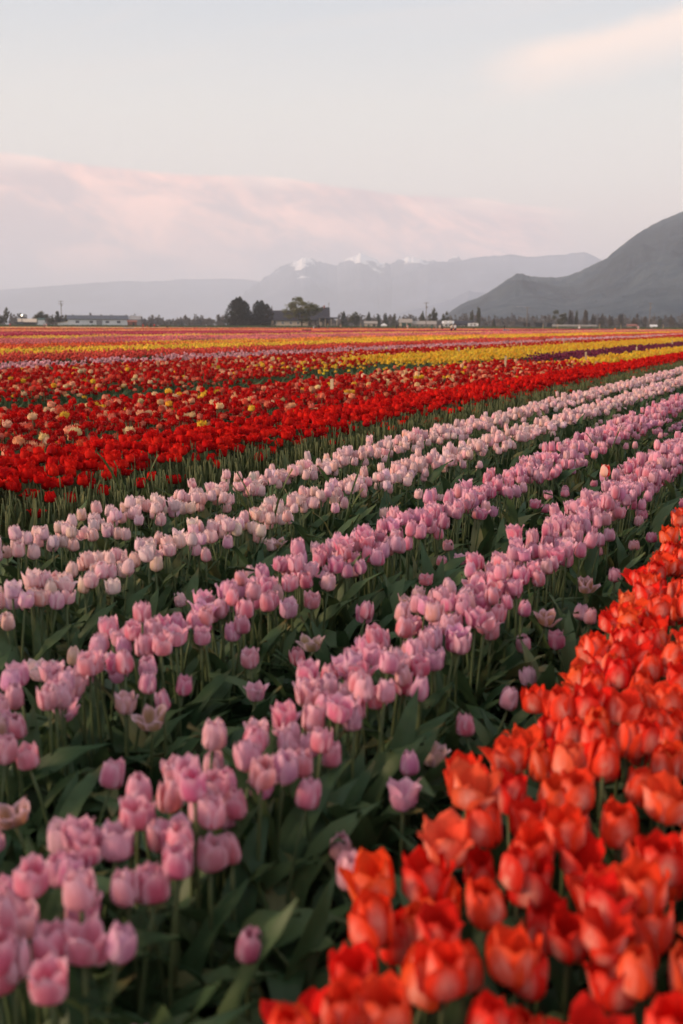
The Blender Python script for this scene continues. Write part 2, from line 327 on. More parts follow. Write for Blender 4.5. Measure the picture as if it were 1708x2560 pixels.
hills('snowy_mountain', [(470, 752), (540, 690), (580, 655), (612, 634), (640, 618), (665, 603), (690, 596), (700, 588), (715, 593), (735, 604), (775, 607), (795, 592), (810, 586), (828, 580), (845, 585), (870, 600), (900, 606), (930, 592), (950, 589), (980, 597), (1010, 602), (1030, 596), (1048, 590), (1053, 584), (1060, 594), (1120, 610), (1250, 660)], 8200, 6600, 9600, M_snowy, .13, 5, 420, 70,
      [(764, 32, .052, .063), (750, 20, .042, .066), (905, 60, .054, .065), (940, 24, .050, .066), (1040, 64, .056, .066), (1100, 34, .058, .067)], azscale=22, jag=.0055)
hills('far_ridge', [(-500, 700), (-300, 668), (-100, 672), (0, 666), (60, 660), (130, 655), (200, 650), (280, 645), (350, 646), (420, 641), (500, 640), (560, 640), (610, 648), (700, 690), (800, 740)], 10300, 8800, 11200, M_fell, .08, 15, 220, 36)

hz = MB(); hz.box(-11500, 11500, -11500, 11500, -4, 690)
hz_m = bpy.data.materials.new('evening haze'); hz_m.use_nodes = True; ht = NT(hz_m.node_tree)
hv = ht.n('ShaderNodeVolumePrincipled', ins={'Color': (.80, .87, 1.0), 'Density': 2.0e-4, 'Anisotropy': 0.0})
ho = ht.n('ShaderNodeOutputMaterial'); ht.t.links.new(hv.outputs[0], ho.inputs['Volume'])
# ground and far sheets lie wholly inside
for o in bpy.data.objects:
    if o.name == 'ground':
        co = np.empty(len(o.data.vertices)*3, np.float32); o.data.vertices.foreach_get('co', co); co = np.clip(co.reshape(-1, 3), -11300, 11300); o.data.vertices.foreach_set('co', co.ravel())
tag(hz.build('haze', hz_m), kind='stuff')

# ------------------------------------------------------------------ far buildings, trees, poles, people
M = dict(white=mat('white boards', (.74, .72, .72), .7, .12, 1.5), cream=mat('cream boards', (.56, .46, .36), .8, .15, 1.5), dark=mat('dark timber', (.050, .038, .034), .85, .25, 2), slate=mat('slate roof', (.040, .040, .050), .9, .18, 1.2, spec=.05),
         tin=mat('blue grey tin roof', (.095, .105, .125), .8, .12, .8, spec=.1), grey=mat('grey cladding', (.26, .245, .24), .7, .12, 1.2), tan=mat('tan roof', (.30, .26, .225), .8, .2, 1.5), rust=mat('rusty red boards', (.26, .085, .055), .8, .25, 2),
         glass=mat('window glass', (.05, .055, .065), .15, .1, 1, spec=.6), wood=mat('weathered pole', (.17, .14, .12), .85, .25, 3), stake=mat('pale stake wood', (.62, .47, .28), .75, .25, 14), green=mat('green paint', (.022, .075, .050), .5, .15, 2),
         black=mat('black paint', (.025, .024, .026), .5, .2, 2), rubber=mat('tyre rubber', (.02, .02, .02), .8, .1, 3), blue=mat('blue plastic', (.12, .27, .36), .5, .1, 3), steel=mat('galvanised steel', (.40, .40, .41), .45, .1, 3, .6),
         lamp=mat('lit lamp glass', (.9, .85, .7), .3, 0, 1, emit=((1, .90, .70), 5.0)), bark=mat('bark', (.060, .047, .038), .95, .3, 6, bump=.05), stone=mat('pale boulder', (.33, .32, .31), .9, .2, 2))
def gable(root, x0, x1, y0, y1, eave, ridge, axis, wall, roof, hang=.5, th=.18):
    b = MB()
    if axis == 'x':
        ym = (y0+y1)/2; b.prism([(y0, 0), (y1, 0), (y1, eave), (ym, ridge), (y0, eave)], 'x', x0, x1)
        rf = MB(); sl = (ridge-eave)/(ym-y0)
        rf.prism([(y0-hang, eave-sl*hang+.02), (ym, ridge+.02), (ym, ridge+.02+th), (y0-hang, eave-sl*hang+.02+th)], 'x', x0-hang, x1+hang)
        rf.prism([(y1+hang, eave-sl*hang+.02), (y1+hang, eave-sl*hang+.02+th), (ym, ridge+.021+th), (ym, ridge+.021)], 'x', x0-hang, x1+hang)
    else:
        xm = (x0+x1)/2; b.prism([(x0, 0), (x1, 0), (x1, eave), (xm, ridge), (x0, eave)], 'y', y0, y1)
        rf = MB(); sl = (ridge-eave)/(xm-x0)
        rf.prism([(x0-hang, eave-sl*hang+.02), (xm, ridge+.02), (xm, ridge+.02+th), (x0-hang, eave-sl*hang+.02+th)], 'y', y0-hang, y1+hang)
        rf.prism([(x1+hang, eave-sl*hang+.02), (x1+hang, eave-sl*hang+.02+th), (xm, ridge+.021+th), (xm, ridge+.021)], 'y', y0-hang, y1+hang)
    return b.build('wall', wall, root), rf.build('roof', roof, root)
def window(root, x, y, z, w_, h_, trim, axis='x'):
    fr, pn = MB(), MB(); t = .09
    if axis == 'x':
        for a in ((x-w_/2-t, x-w_/2, z-t, z+h_+t), (x+w_/2, x+w_/2+t, z-t, z+h_+t), (x-w_/2, x+w_/2, z-t, z), (x-w_/2, x+w_/2, z+h_, z+h_+t), (x-.03, x+.03, z, z+h_)): fr.box(a[0], a[1], y-.07, y+.02, a[2], a[3])
        pn.box(x-w_/2, x+w_/2, y-.03, y+.01, z, z+h_)
    f = fr.build('window', trim, root); pn.build('pane', M['glass'], f); return f
def door(root, x, y, w_, h_, m):
    d = MB(); d.box(x-w_/2, x+w_/2, y-.08, y+.02, 0, h_); o = d.build('door', m, root)
    k = MB(); k.box(x+w_*.35, x+w_*.35+.06, y-.13, y-.08, h_*.48, h_*.48+.2); k.build('handle', M['steel'], o)
def place(name, px, depth, label, cat, group=None, rz=0.0):
    x, y = at(px, depth); return tag(empty(name, (x, y, .72), -math.atan2(x, y)+rz), label, cat, group)
DB = 455.0; k_ = DB/F_PX                 # metres per photograph pixel at the buildings
# long white barn
b = place('long_barn', 246, DB, 'long low white barn with blue grey roof and grey gable end', 'barn')
wb, rb = gable(b, -72*k_, 70*k_, 0, 11, 16*k_, 24.5*k_, 'x', M['white'], M['tin'])
ge = MB(); xa = 70*k_+.05; ge.prism([(0.02, 0), (10.98, 0), (10.98, 2.9), (5.5, 4.45), (.02, 2.9)], 'x', xa, xa+34*k_); ge.build('gable_end', M['grey'], b)
for x in (-9, -3, 4, 9): window(b, x, 0, 1.3, 1.4, .8, M['grey'])
door(b, .5, 0, 2.6, 2.5, M['grey'])
b = place('lean_to_shed', 161, DB-2, 'small white lean-to with sloping roof against the long barn', 'shed')
lm = MB(); lm.prism([(-16*k_, 0), (15*k_, 0), (15*k_, 11*k_), (-16*k_, 6*k_)], 'y', .2, 5); lm.build('wall', M['white'], b)
lr = MB(); lr.prism([(-18*k_, 5.8*k_), (15*k_, 11.1*k_), (15*k_, 12*k_), (-18*k_, 6.7*k_)], 'y', -.2, 5.3); lr.build('roof', M['cream'], b)
b = place('red_shed', 331, DB-6, 'small rusty red shed at the gable end of the long barn', 'shed'); gable(b, -11*k_, 11*k_, 0, 3.5, 1.7, 2.3, 'x', M['rust'], M['rust'], .2); door(b, .6, 0, 1, 1.5, M['dark'])
b = place('white_shed', 104, DB-20, 'white boxy shed with a green roof edge left of the pole'.replace(' left of', ' before'), 'shed'); gable(b, -8*k_, 8*k_, 0, 3, 2.5, 2.9, 'x', M['white'], M['green'], .2); door(b, .4, 0, .9, 1.9, M['white'])
b = place('low_farm_shed', 70, DB+10, 'low cream roofed farm shed beside the lit yard lamp', 'shed'); gable(b, -22*k_, 20*k_, 0, 6, 1.6, 2.9, 'x', M['dark'], M['cream'], .4); door(b, 1, 0, 2, 1.5, M['dark'])
# farmhouse
b = place('farmhouse', 758, DB, 'dark farmhouse with slate roof, cream wing and pillared porch', 'farmhouse')
wv_, wr_ = gable(b, -82*k_, 12*k_, .5, 10.5, 17*k_, 38*k_, 'x', M['cream'], M['slate'], .6)
gable(b, 12*k_+.1, 62*k_, -2.5, 9.5, 19*k_, 46*k_, 'x', M['dark'], M['slate'], .7)
hp = MB(); hp.prism([(-2.0, 19*k_), (9.0, 19*k_), (3.5, 43*k_)], 'x', 62*k_, 66*k_); hp.build('gable_end', M['dark'], b)
pr = MB(); pr.prism([(-6.2, 19.5*k_), (10, 19.5*k_), (10, 21.5*k_), (-2.5, 23*k_), (-6.2, 20.6*k_)], 'x', 38*k_, 84*k_); pr.build('porch_roof', M['slate'], b)
for i, x in enumerate((40, 54, 68, 82)):
    p_ = MB(); p_.box(x*k_-.12, x*k_+.12, -6.0, -5.75, 0, 19.5*k_); p_.build('porch_post', M['cream'], b)
for x in (-68, -50, -30, -12): window(b, x*k_, .5, 1.1, .9, 1.0, M['white'])
for x in (24, 36, 50): window(b, x*k_, -2.5, 1.0, 1.0, 1.4, M['cream'])
door(b, 43*k_, -2.5, 1.0, 2.1, M['cream'])
ch = MB(); ch.box(50*k_, 54*k_, 3, 3.7, 44*k_, 52*k_); ch.build('chimney', M['rust'], b)
# others to the right of it
def small_house(name, px, wpx, eave, ridge, wm, rm, label, cat, axis='x', dep=7, nwin=2, D=DB):
    b = place(name, px, D, label, cat); k = D/F_PX; gable(b, -wpx/2*k, wpx/2*k, 0, dep, eave*k, ridge*k, axis, M[wm], M[rm], .35)
    for i in range(nwin): window(b, (i+.5-nwin/2)*wpx*k/nwin*.8+.2, 0, eave*k*.35, .9, eave*k*.35, M['grey'])
    door(b, wpx*k*.42-.6, 0, .9, min(2.0, eave*k*.85), M['dark']); return b
small_house('cream_cottage', 927, 30, 8, 13, 'cream', 'tan', 'low cream cottage with tan roof beyond the farmhouse', 'house')
small_house('tan_workshop', 1014, 30, 11, 19, 'cream', 'tan', 'tan roofed workshop behind the green containers', 'building')
small_house('brown_barn', 1060, 58, 7, 14, 'tan', 'tan', 'long brown barn behind the tall utility pole', 'barn', nwin=4)
hb = small_house('white_house', 1120, 26, 9, 14, 'white', 'white', 'white farmhouse with two small front gables', 'house')
for x in (-6, 6): 
    g_ = MB(); g_.prism([((x-5)*k_, 8*k_), ((x+5)*k_, 8*k_), ((x+5)*k_, 13*k_), (x*k_, 17*k_), ((x-5)*k_, 13*k_)], 'y', -.8, 1.5); g_.build('front_gable', M['white'], hb)
small_house('dark_roofed_barn', 1158, 48, 7, 15, 'dark', 'slate', 'dark roofed barn between white house and white trailer', 'barn', nwin=3)
small_house('long_greenhouse', 1436, 104, 4, 6, 'grey', 'tan', 'long pale greenhouse low before the tall tree row', 'greenhouse', nwin=0)
small_house('rust_roofed_shed', 1580, 22, 5, 8, 'tan', 'rust', 'rust roofed shed near the far utility pole', 'shed', nwin=1)
small_house('white_outbuilding', 1634, 14, 4, 7, 'white', 'white', 'tiny white outbuilding beyond the far utility pole', 'shed', nwin=1)
def tent(px, wpx, hpx, label):
    b = place('canopy_tent', px, DB-8, label, 'tent'); W2, Hh = wpx/2*k_, hpx*k_
    c_ = MB(); c_.add([(-W2, 0, Hh*.55), (W2, 0, Hh*.55), (W2, 3, Hh*.55), (-W2, 3, Hh*.55), (0, 1.5, Hh), (-W2, 0, Hh*.2), (W2, 0, Hh*.2), (W2, 3, Hh*.2), (-W2, 3, Hh*.2)], [(0, 1, 4), (1, 2, 4), (2, 3, 4), (3, 0, 4), (5, 6, 1, 0), (6, 7, 2, 1), (7, 8, 3, 2), (8, 5, 0, 3)]); c_.build('canopy', M['white'], b)
    for x in (-W2, W2):
        for y in (0, 3): p_ = MB(); p_.box(x-.04, x+.04, y-.04, y+.04, 0, Hh*.5); p_.build('pole', M['steel'], b)
tent(960, 15, 9, 'small white peaked tent beside the cream cottage')
def trailer(px, wpx, hpx, m, label, cat, name):
    b = place(name, px, DB-12, label, cat); W2, Hh = wpx/2*k_, hpx*k_
    c_ = MB(); c_.prism([(-W2, .55), (W2, .55), (W2, Hh*.9), (W2*.93, Hh), (-W2*.93, Hh), (-W2, Hh*.9)], 'y', 0, 2.2); c_.build('body', m, b)
    for x in (-W2*.5, W2*.5): 
        t_ = MB(); t_.tube([(x, -.05, .35), (x, .2, .35)], [.35, .35], 12); t_.build('wheel', M['rubber'], b)
    window(b, W2*.3, 0, Hh*.55, .8, .4, M['grey']); window(b, -W2*.35, 0, Hh*.55, .8, .4, M['grey'])
trailer(1183, 25, 10, M['white'], 'white box trailer parked beside the dark roofed barn', 'trailer', 'box_trailer')
trailer(1156, 10, 5, M['white'], 'small white car parked before the dark roofed barn', 'car', 'parked_car')
trailer(52, 16, 9, M['black'], 'dark farm truck standing under the lit yard lamp', 'truck', 'farm_truck')
def container(px, wpx, hpx, m, label, grp):
    b = place('storage_container', px, DB-14, label, 'container', grp); W2, Hh = wpx/2*k_, hpx*k_
    c_ = MB(); c_.box(-W2, W2, 0, 2.4, .15, Hh)
    for i in range(7): x = -W2+(i+.5)*2*W2/7; c_.box(x-.06, x+.06, -.05, 0, .2, Hh-.1)
    c_.build('body', m, b); d_ = MB(); d_.box(-W2-.05, W2+.05, -.08, 2.48, Hh, Hh+.12); d_.build('lid', m, b)
    
    for x in (-.8, .8): s_ = MB(); s_.box(W2*(x-.1), W2*(x+.1), .1, 2.3, 0, .15); s_.build('skid', M['steel'], b)
container(1010, 11, 9, M['green'], 'green container before the tan workshop, nearer the cottage', 'green containers'); container(1023, 10, 8.5, M['green'], 'green container before the tan workshop, nearer the brown barn', 'green containers')
container(1317, 15, 11, M['black'], 'dark bin standing at the foot of the utility pole', 'dark bins on the verge'); container(1347, 16, 11, M['black'], 'dark bin, the middle one of three on the verge', 'dark bins on the verge'); container(1374, 11, 10, M['black'], 'dark bin nearest the long pale greenhouse'.replace('nearest', 'next to'), 'dark bins on the verge')
bo = MB(); bo.ball((0, 0, .5), (1.0, .7, .7)); x, y = at(622, DB-8); tag(bo.build('boulder', M['stone'], smooth=True, loc=(x, y, .6)), 'pale boulder at the foot of the two dark cedars', 'boulder')
# utility poles
def upole(px, top, depth, label, lamp_arm=False, arms=1):
    b = place('utility_pole', px, depth, label, 'utility pole', 'utility poles along the road'); k = depth/F_PX; h = (815-top)*k
    p_ = MB(); p_.tube([(0, 0, 0), (0, 0, h)], [.19, .13], 10); p_.build('pole', M['wood'], b)
    for i in range(arms):
        a_ = MB(); z = h-.4-i*1.1; a_.box(-1.1, 1.1, -.16, -.05, z, z+.14); a_.build('crossarm', M['wood'], b)
        for x in (-1, -.5, .5, 1): n_ = MB(); n_.tube([(x, -.1, z+.14), (x, -.1, z+.34)], [.05, .04], 6); n_.build('insulator', M['grey'], b)
    if lamp_arm: l_ = MB(); l_.tube([(0, 0, h-.3), (-2, 0, h+.1), (-3.8, 0, h+.1)], [.05, .05, .05], 6); l_.box(-4.6, -3.7, -.15, .15, h, h+.18); l_.build('lamp_arm', M['steel'], b)
    else: t_ = MB(); t_.tube([(.3, 0, h-2.6), (.3, 0, h-1.7)], [.2, .2], 8); t_.build('transformer', M['grey'], b)
upole(155, 755, DB+15, 'utility pole rising behind the dark round tree by the long barn', arms=2)
upole(1065, 755, DB-10, 'tall utility pole in front of the long brown barn'); upole(1317, 765, DB-15, 'utility pole with a street lamp arm beside the dark bin', True); upole(1623, 754, DB-5, 'tall utility pole before the wooded hill, by the rust roofed shed')
b = place('antenna_mast', 822, DB+14, 'thin pale mast rising behind the farmhouse ridge', 'mast'); p_ = MB(); p_.tube([(0, 0, 0), (0, 0, 11)], [.10, .08], 6); p_.build('pole', M['wood'], b); p_ = MB(); p_.box(-.8, .8, -.05, .05, 10.4, 10.5); p_.box(-.5, .5, -.05, .05, 9.9, 10.0); p_.build('antenna', M['steel'], b)
b = place('yard_lamp', 56, DB-4, 'lit yard lamp glowing white on a dark post', 'lamp'); p_ = MB(); p_.tube([(0, 0, 0), (0, 0, 4.0)], [.14, .10], 8); p_.build('post', M['black'], b); p_ = MB(); p_.ball((0, -.2, 4.45), .34); p_.build('lamp_globe', M['lamp'], b, True)
for i, (px, wd) in enumerate(((1358, 'between the two dark bins'), (1394, 'below the tallest olive tree'), (1448, 'in front of the pale greenhouse'), (1499, 'by the end of the tree row'), (1552, 'short of the rust roofed shed'), (1658, 'beyond the tall utility pole'), (902, 'beside the cream cottage'))):
    x, y = at(px, 370); p_ = MB(); p_.tube([(0, 0, 0), (0, 0, 1.75)], [.07, .06], 6); p_.box(-.09, .09, -.09, .09, 1.75, 1.83); tag(p_.build('marker_post', M['stake'], loc=(x, y, .3)), f'thin pale marker post at the field end, {wd}', 'post', 'marker posts at the field end')

# trees: tapered trunk, limbs, crown of many leaf clumps
def leaf_tris(pts, size, r, up=.25):
    n = len(pts); d1 = r.normal(size=(n, 3)); d1 /= np.linalg.norm(d1, axis=1)[:, None]; d2 = np.cross(d1, r.normal(size=(n, 3))); d2 /= np.linalg.norm(d2, axis=1)[:, None]
    s = size*(.6+.8*r.random((n, 1))); a, b_, c = pts-d1*s, pts+d2*s*.55, pts+d1*s; d = pts-d2*s*.55+np.array([0, 0, -.2])*s
    v = np.stack([a, b_, c, d], 1).reshape(-1, 3); f = np.arange(4*n).reshape(n, 4); return v, f
CROWN = {}
def fol_mat(name, c1, c2):
    m = bpy.data.materials.new(name); m.use_nodes = True; t = NT(m.node_tree); g = t.n('ShaderNodeNewGeometry').outputs['Random Per Island']
    c = t.mix(g, c1, c2); p = t.n('ShaderNodeBsdfPrincipled', ins={'Base Color': c, 'Roughness': .7, 'Specular IOR Level': .15}); tr = t.n('ShaderNodeBsdfTranslucent', ins={'Color': c})
    t.n('ShaderNodeOutputMaterial', ins={0: t.n('ShaderNodeMixShader', ins={0: .2, 1: p.outputs[0], 2: tr.outputs[0]})}); return m
FM = {'cedar': fol_mat('cedar foliage', (.018, .024, .016), (.040, .045, .028)), 'green': fol_mat('spring foliage', (.075, .085, .028), (.165, .155, .050)), 'olive': fol_mat('olive foliage', (.060, .064, .036), (.110, .105, .058)), 'bare': fol_mat('budding twigs', (.075, .062, .050), (.11, .090, .068)), 'conifer': fol_mat('conifer foliage', (.030, .038, .028), (.060, .064, .044))}
def crown_pts(shape, r, n):
    if shape == 'cedar':
        k = 7; cx = np.stack([.26*np.cos(np.arange(k)*2.4)*np.sqrt(np.arange(k)/k)*1.25, .26*np.sin(np.arange(k)*2.4)*np.sqrt(np.arange(k)/k)*1.25], 1); hk = 1-.24*r.random(k)*(np.arange(k) > 0)
        i = r.integers(0, k, n); z = r.random(n); th = r.random(n)*6.283; rad = .25*np.interp(z, [0, .3, .6, .85, 1], [1, 1.05, .9, .5, .06])*np.sqrt(.25+.75*r.random(n))*(1+.15*np.sin(th*3+z*14))
        return np.stack([cx[i, 0]*(1-.25*z)+rad*np.cos(th), cx[i, 1]*(1-.25*z)+rad*np.sin(th), z*hk[i]], 1)
    if shape == 'conifer':
        z = r.random(n)**1.3; th = r.random(n)*6.283; rad = (1-z)*.5*(.75+.35*np.sin(z*40)+.2*r.random(n))+.02; return np.stack([rad*np.cos(th), rad*np.sin(th), z], 1)
    if shape == 'spire':
        k = 5; c = np.stack([(r.random(k)-.5)*.5, (r.random(k)-.5)*.5, .1+.2*r.random(k)], 1); i = r.integers(0, k, n); z = r.random(n); th = r.random(n)*6.283; rad = .16*np.sin(np.pi*np.clip(z, .02, .98))**.6*np.sqrt(r.random(n)); hh = (.55+.45*r.random(k))[i]
        return np.stack([c[i, 0]+rad*np.cos(th), c[i, 1]+rad*np.sin(th), .08+z*hh*.92], 1)
    k = 40 if shape == 'spread' else 14     # clumps on the ends of limbs
    cc = r.normal(size=(k, 3)); cc /= np.linalg.norm(cc, axis=1)[:, None]; cc *= (.45+.55*r.random((k, 1)))
    cc = cc*np.array([.42, .42, .40])+np.array([0, 0, .53]); cc[:, 2] = np.maximum(cc[:, 2], .20)
    i = r.integers(0, k, n); d = r.normal(size=(n, 3)); d /= np.linalg.norm(d, axis=1)[:, None]
    return cc[i]+d*(r.random((n, 1))**.5)*(np.array([.12, .12, .085]) if shape == 'spread' else np.array([.15, .15, .115]))*(.6+.7*r.random((k, 1)))[i]
def tree(name, px, wpx, top, depth, shape, fol, label, n=900, var=0, leaf=.05, group=None, cat='tree'):
    x, y = at(px, depth); k = depth/F_PX; h, wd = (814.5+7*(px-854)/1708-top)*k+.8, wpx*k
    root = tag(empty(name, (x, y, .70), random.random()*6), label, cat, group)
    key = (shape, fol, n, var)
    if key not in CROWN:
        r = np.random.default_rng(hash((len(CROWN), 5)) % 9999); v, f = leaf_tris(crown_pts(shape, r, n), leaf, r); cm = mesh('crown', v, f, [FM[fol]], smooth=False)
        tb = MB(); t0 = .85 if shape in ('cedar', 'conifer') else .5
        tb.tube([(0, 0, 0), (.01, 0, .2), (0, .01, t0)], [.035, .026, .008], 8)
        if shape not in ('cedar', 'conifer'):
            for j in range(7):
                a = j*2.4; q = .18+.04*j; tb.tube([(0, 0, q), (.14*math.cos(a), .14*math.sin(a), q+.14), (.32*math.cos(a), .32*math.sin(a), q+.27)], [.018, .012, .004], 6)
        CROWN[key] = (cm, mesh('trunk', tb.v, tb.f, [M['bark']]))
    cm, tm = CROWN[key]
    link('crown', cm, root, scale=(wd, wd, h)); link('trunk', tm, root, scale=(min(wd, h)*.9, min(wd, h)*.9, h)); return root
tree('cedar_tree', 601, 76, 747, DB-14, 'cedar', 'cedar', 'taller of the two broad dark cedars beside the farmhouse', 5200, 0, .034, 'dark cedars by the farmhouse')
tree('cedar_tree', 655, 64, 755, DB-14, 'cedar', 'cedar', 'shorter of the two dark cedars, next to the cream wing', 5200, 1, .034, 'dark cedars by the farmhouse')
tree('broadleaf_tree', 755, 106, 740, DB-26, 'spread', 'green', 'large spreading green tree in front of the farmhouse', 4800, 0, .022)
for (nm, px, wp, top, dd, shp, fol, lb) in [
    ('young_tree', 17, 20, 773, 20, 'round', 'olive', 'slim young tree standing alone at the field end'), ('dark_shrub', 2, 18, 790, 25, 'round', 'conifer', 'dark shrub cut by the picture edge by the young tree'),
    ('broadleaf_tree', 103, 44, 782, 25, 'round', 'olive', 'wide low rounded tree behind the white shed'), ('broadleaf_tree', 149, 24, 777, 15, 'round', 'conifer', 'dark round tree at the foot of the utility pole'),
    ('broadleaf_tree', 129, 22, 789, 20, 'round', 'olive', 'small tree between the wide tree and dark round tree'), ('broadleaf_tree', 168, 18, 790, 30, 'round', 'olive', 'low tree peeping behind the white lean-to'),
    ('conifer_tree', 680, 15, 770, 8, 'conifer', 'conifer', 'slim conifer squeezed between cedar and cream wing'), ('conifer_tree', 860, 24, 782, 40, 'conifer', 'conifer', 'dark pointed conifer just past the farmhouse porch'),
    ('broadleaf_tree', 886, 40, 784, 25, 'round', 'olive', 'rounded olive tree between farmhouse and cream cottage'), ('conifer_tree', 922, 20, 783, 60, 'conifer', 'conifer', 'dark conifer rising behind the cream cottage'), ('conifer_tree', 945, 18, 788, 70, 'conifer', 'conifer', 'second dark conifer, behind the white peaked tent'),
    ('conifer_tree', 965, 16, 786, 80, 'conifer', 'conifer', 'dark conifer between white tent and tan workshop'), ('conifer_tree', 985, 20, 790, 80, 'conifer', 'olive', 'short conifer just before the tan workshop'),
    ('broadleaf_tree', 1057, 18, 777, 20, 'spire', 'olive', 'narrow tree hugging the tall utility pole'), ('broadleaf_tree', 1083, 26, 774, 20, 'round', 'olive', 'tall rounded tree behind the brown barn'), ('broadleaf_tree', 1112, 22, 779, 20, 'round', 'olive', 'rounded tree behind the white two-gabled house'),
    ('broadleaf_tree', 1179, 17, 777, 25, 'spire', 'olive', 'shorter of two slim trees behind the white trailer'), ('broadleaf_tree', 1196, 20, 770, 25, 'spire', 'olive', 'taller of two slim trees behind the white trailer'), ('conifer_tree', 1235, 11, 799, 0, 'conifer', 'conifer', 'tiny dark conifer alone between trailer and street lamp pole'),
    ('broadleaf_tree', 1400, 44, 775, 60, 'round', 'olive', 'broadest olive tree at the start of the tall tree row'), ('poplar_tree', 1428, 20, 778, 60, 'spire', 'bare', 'brownish poplar next to the broadest olive tree'), ('poplar_tree', 1441, 15, 774, 60, 'spire', 'olive', 'thin tallest spire of the tall tree row'), ('poplar_tree', 1460, 26, 778, 60, 'spire', 'bare', 'brownish twin-topped poplar in the tree row middle'),
    ('poplar_tree', 1482, 20, 785, 60, 'spire', 'bare', 'lower poplar past the middle of the tree row'), ('poplar_tree', 1502, 22, 784, 60, 'spire', 'bare', 'last poplar of the dense tree row'), ('poplar_tree', 1525, 20, 788, 70, 'spire', 'bare', 'poplar standing just after the gap in the tree row'), ('poplar_tree', 1551, 20, 786, 70, 'spire', 'bare', 'lone poplar before the rust roofed shed'),
    ('poplar_tree', 1586, 24, 795, 70, 'spire', 'bare', 'low brown poplar behind the rust roofed shed'), ('poplar_tree', 1609, 20, 793, 70, 'spire', 'bare', 'low brown poplar beside the tall far utility pole'), ('poplar_tree', 1648, 16, 790, 70, 'spire', 'olive', 'slim tree behind the tiny white outbuilding'), ('poplar_tree', 1682, 22, 788, 80, 'spire', 'bare', 'last poplar at the picture edge under the wooded hill')]:
    tree(nm, px, wp, top, DB+dd, shp, fol, lb, 1300, random.randrange(3), .055, cat='shrub' if 'shrub' in nm else 'tree')
# far-off wood reading as one grey brown mass, and the rough grass at the field end
def merge(chunks):
    V, Fc, o = [], [], 0
    for v, f in chunks: V.append(v); Fc.append(f+o); o += len(v)
    return np.concatenate(V), np.concatenate(Fc)
ch_ = []; r = np.random.default_rng(3)
for i in range(760):
    px = 330+1480*r.random() if i < 640 else -60+420*r.random(); D = 640+260*r.random(); x, y = at(px, D); hgt = (4.5+5.5*r.random()**2)*(1 if px > 560 else .85)*D/700; wd = 3+5*r.random()
    p = crown_pts(('spire', 'round', 'round', 'spire', 'conifer')[r.integers(0, 5)], r, 110)*np.array([wd, wd, hgt])+np.array([x, y, .6]); ch_.append(leaf_tris(p, .75, r))
v, f = merge(ch_); tag(link('treeline', mesh('treeline', v, f, [fol_mat('leafless wood', (.085, .072, .064), (.125, .108, .094))], smooth=False)), 'far grey brown belt of bare trees along the valley floor', 'treeline', kind='stuff')
r = np.random.default_rng(4); n = 22000; d = FIELD_END+2+r.random(n)*75; a = (r.random(n)-.5)*.9*d
gp = np.stack([FWD[0]*d+RGT[0]*a, FWD[1]*d+RGT[1]*a, np.clip((d-FIELD_END)/55, 0, 1)*.72], 1); hh = .18+.42*fbm(a*.05, d*.1, 3)*(.5+r.random(n))*np.clip((d-FIELD_END)/30, .5, 1); th = r.random(n)*6.28; wd = .35
e1 = np.stack([np.cos(th)*wd, np.sin(th)*wd, th*0], 1); v = np.stack([gp-e1, gp+e1, gp+np.stack([r.normal(size=n)*.15, r.normal(size=n)*.15, hh], 1)], 1).reshape(-1, 3)
tag(link('roadside_grass', mesh('roadside_grass', v, np.arange(3*n).reshape(n, 3), [fol_mat('rough grass', (.045, .070, .026), (.085, .110, .040))], smooth=False)), 'rough dark green grass strip along the far field end', 'grass', kind='stuff')

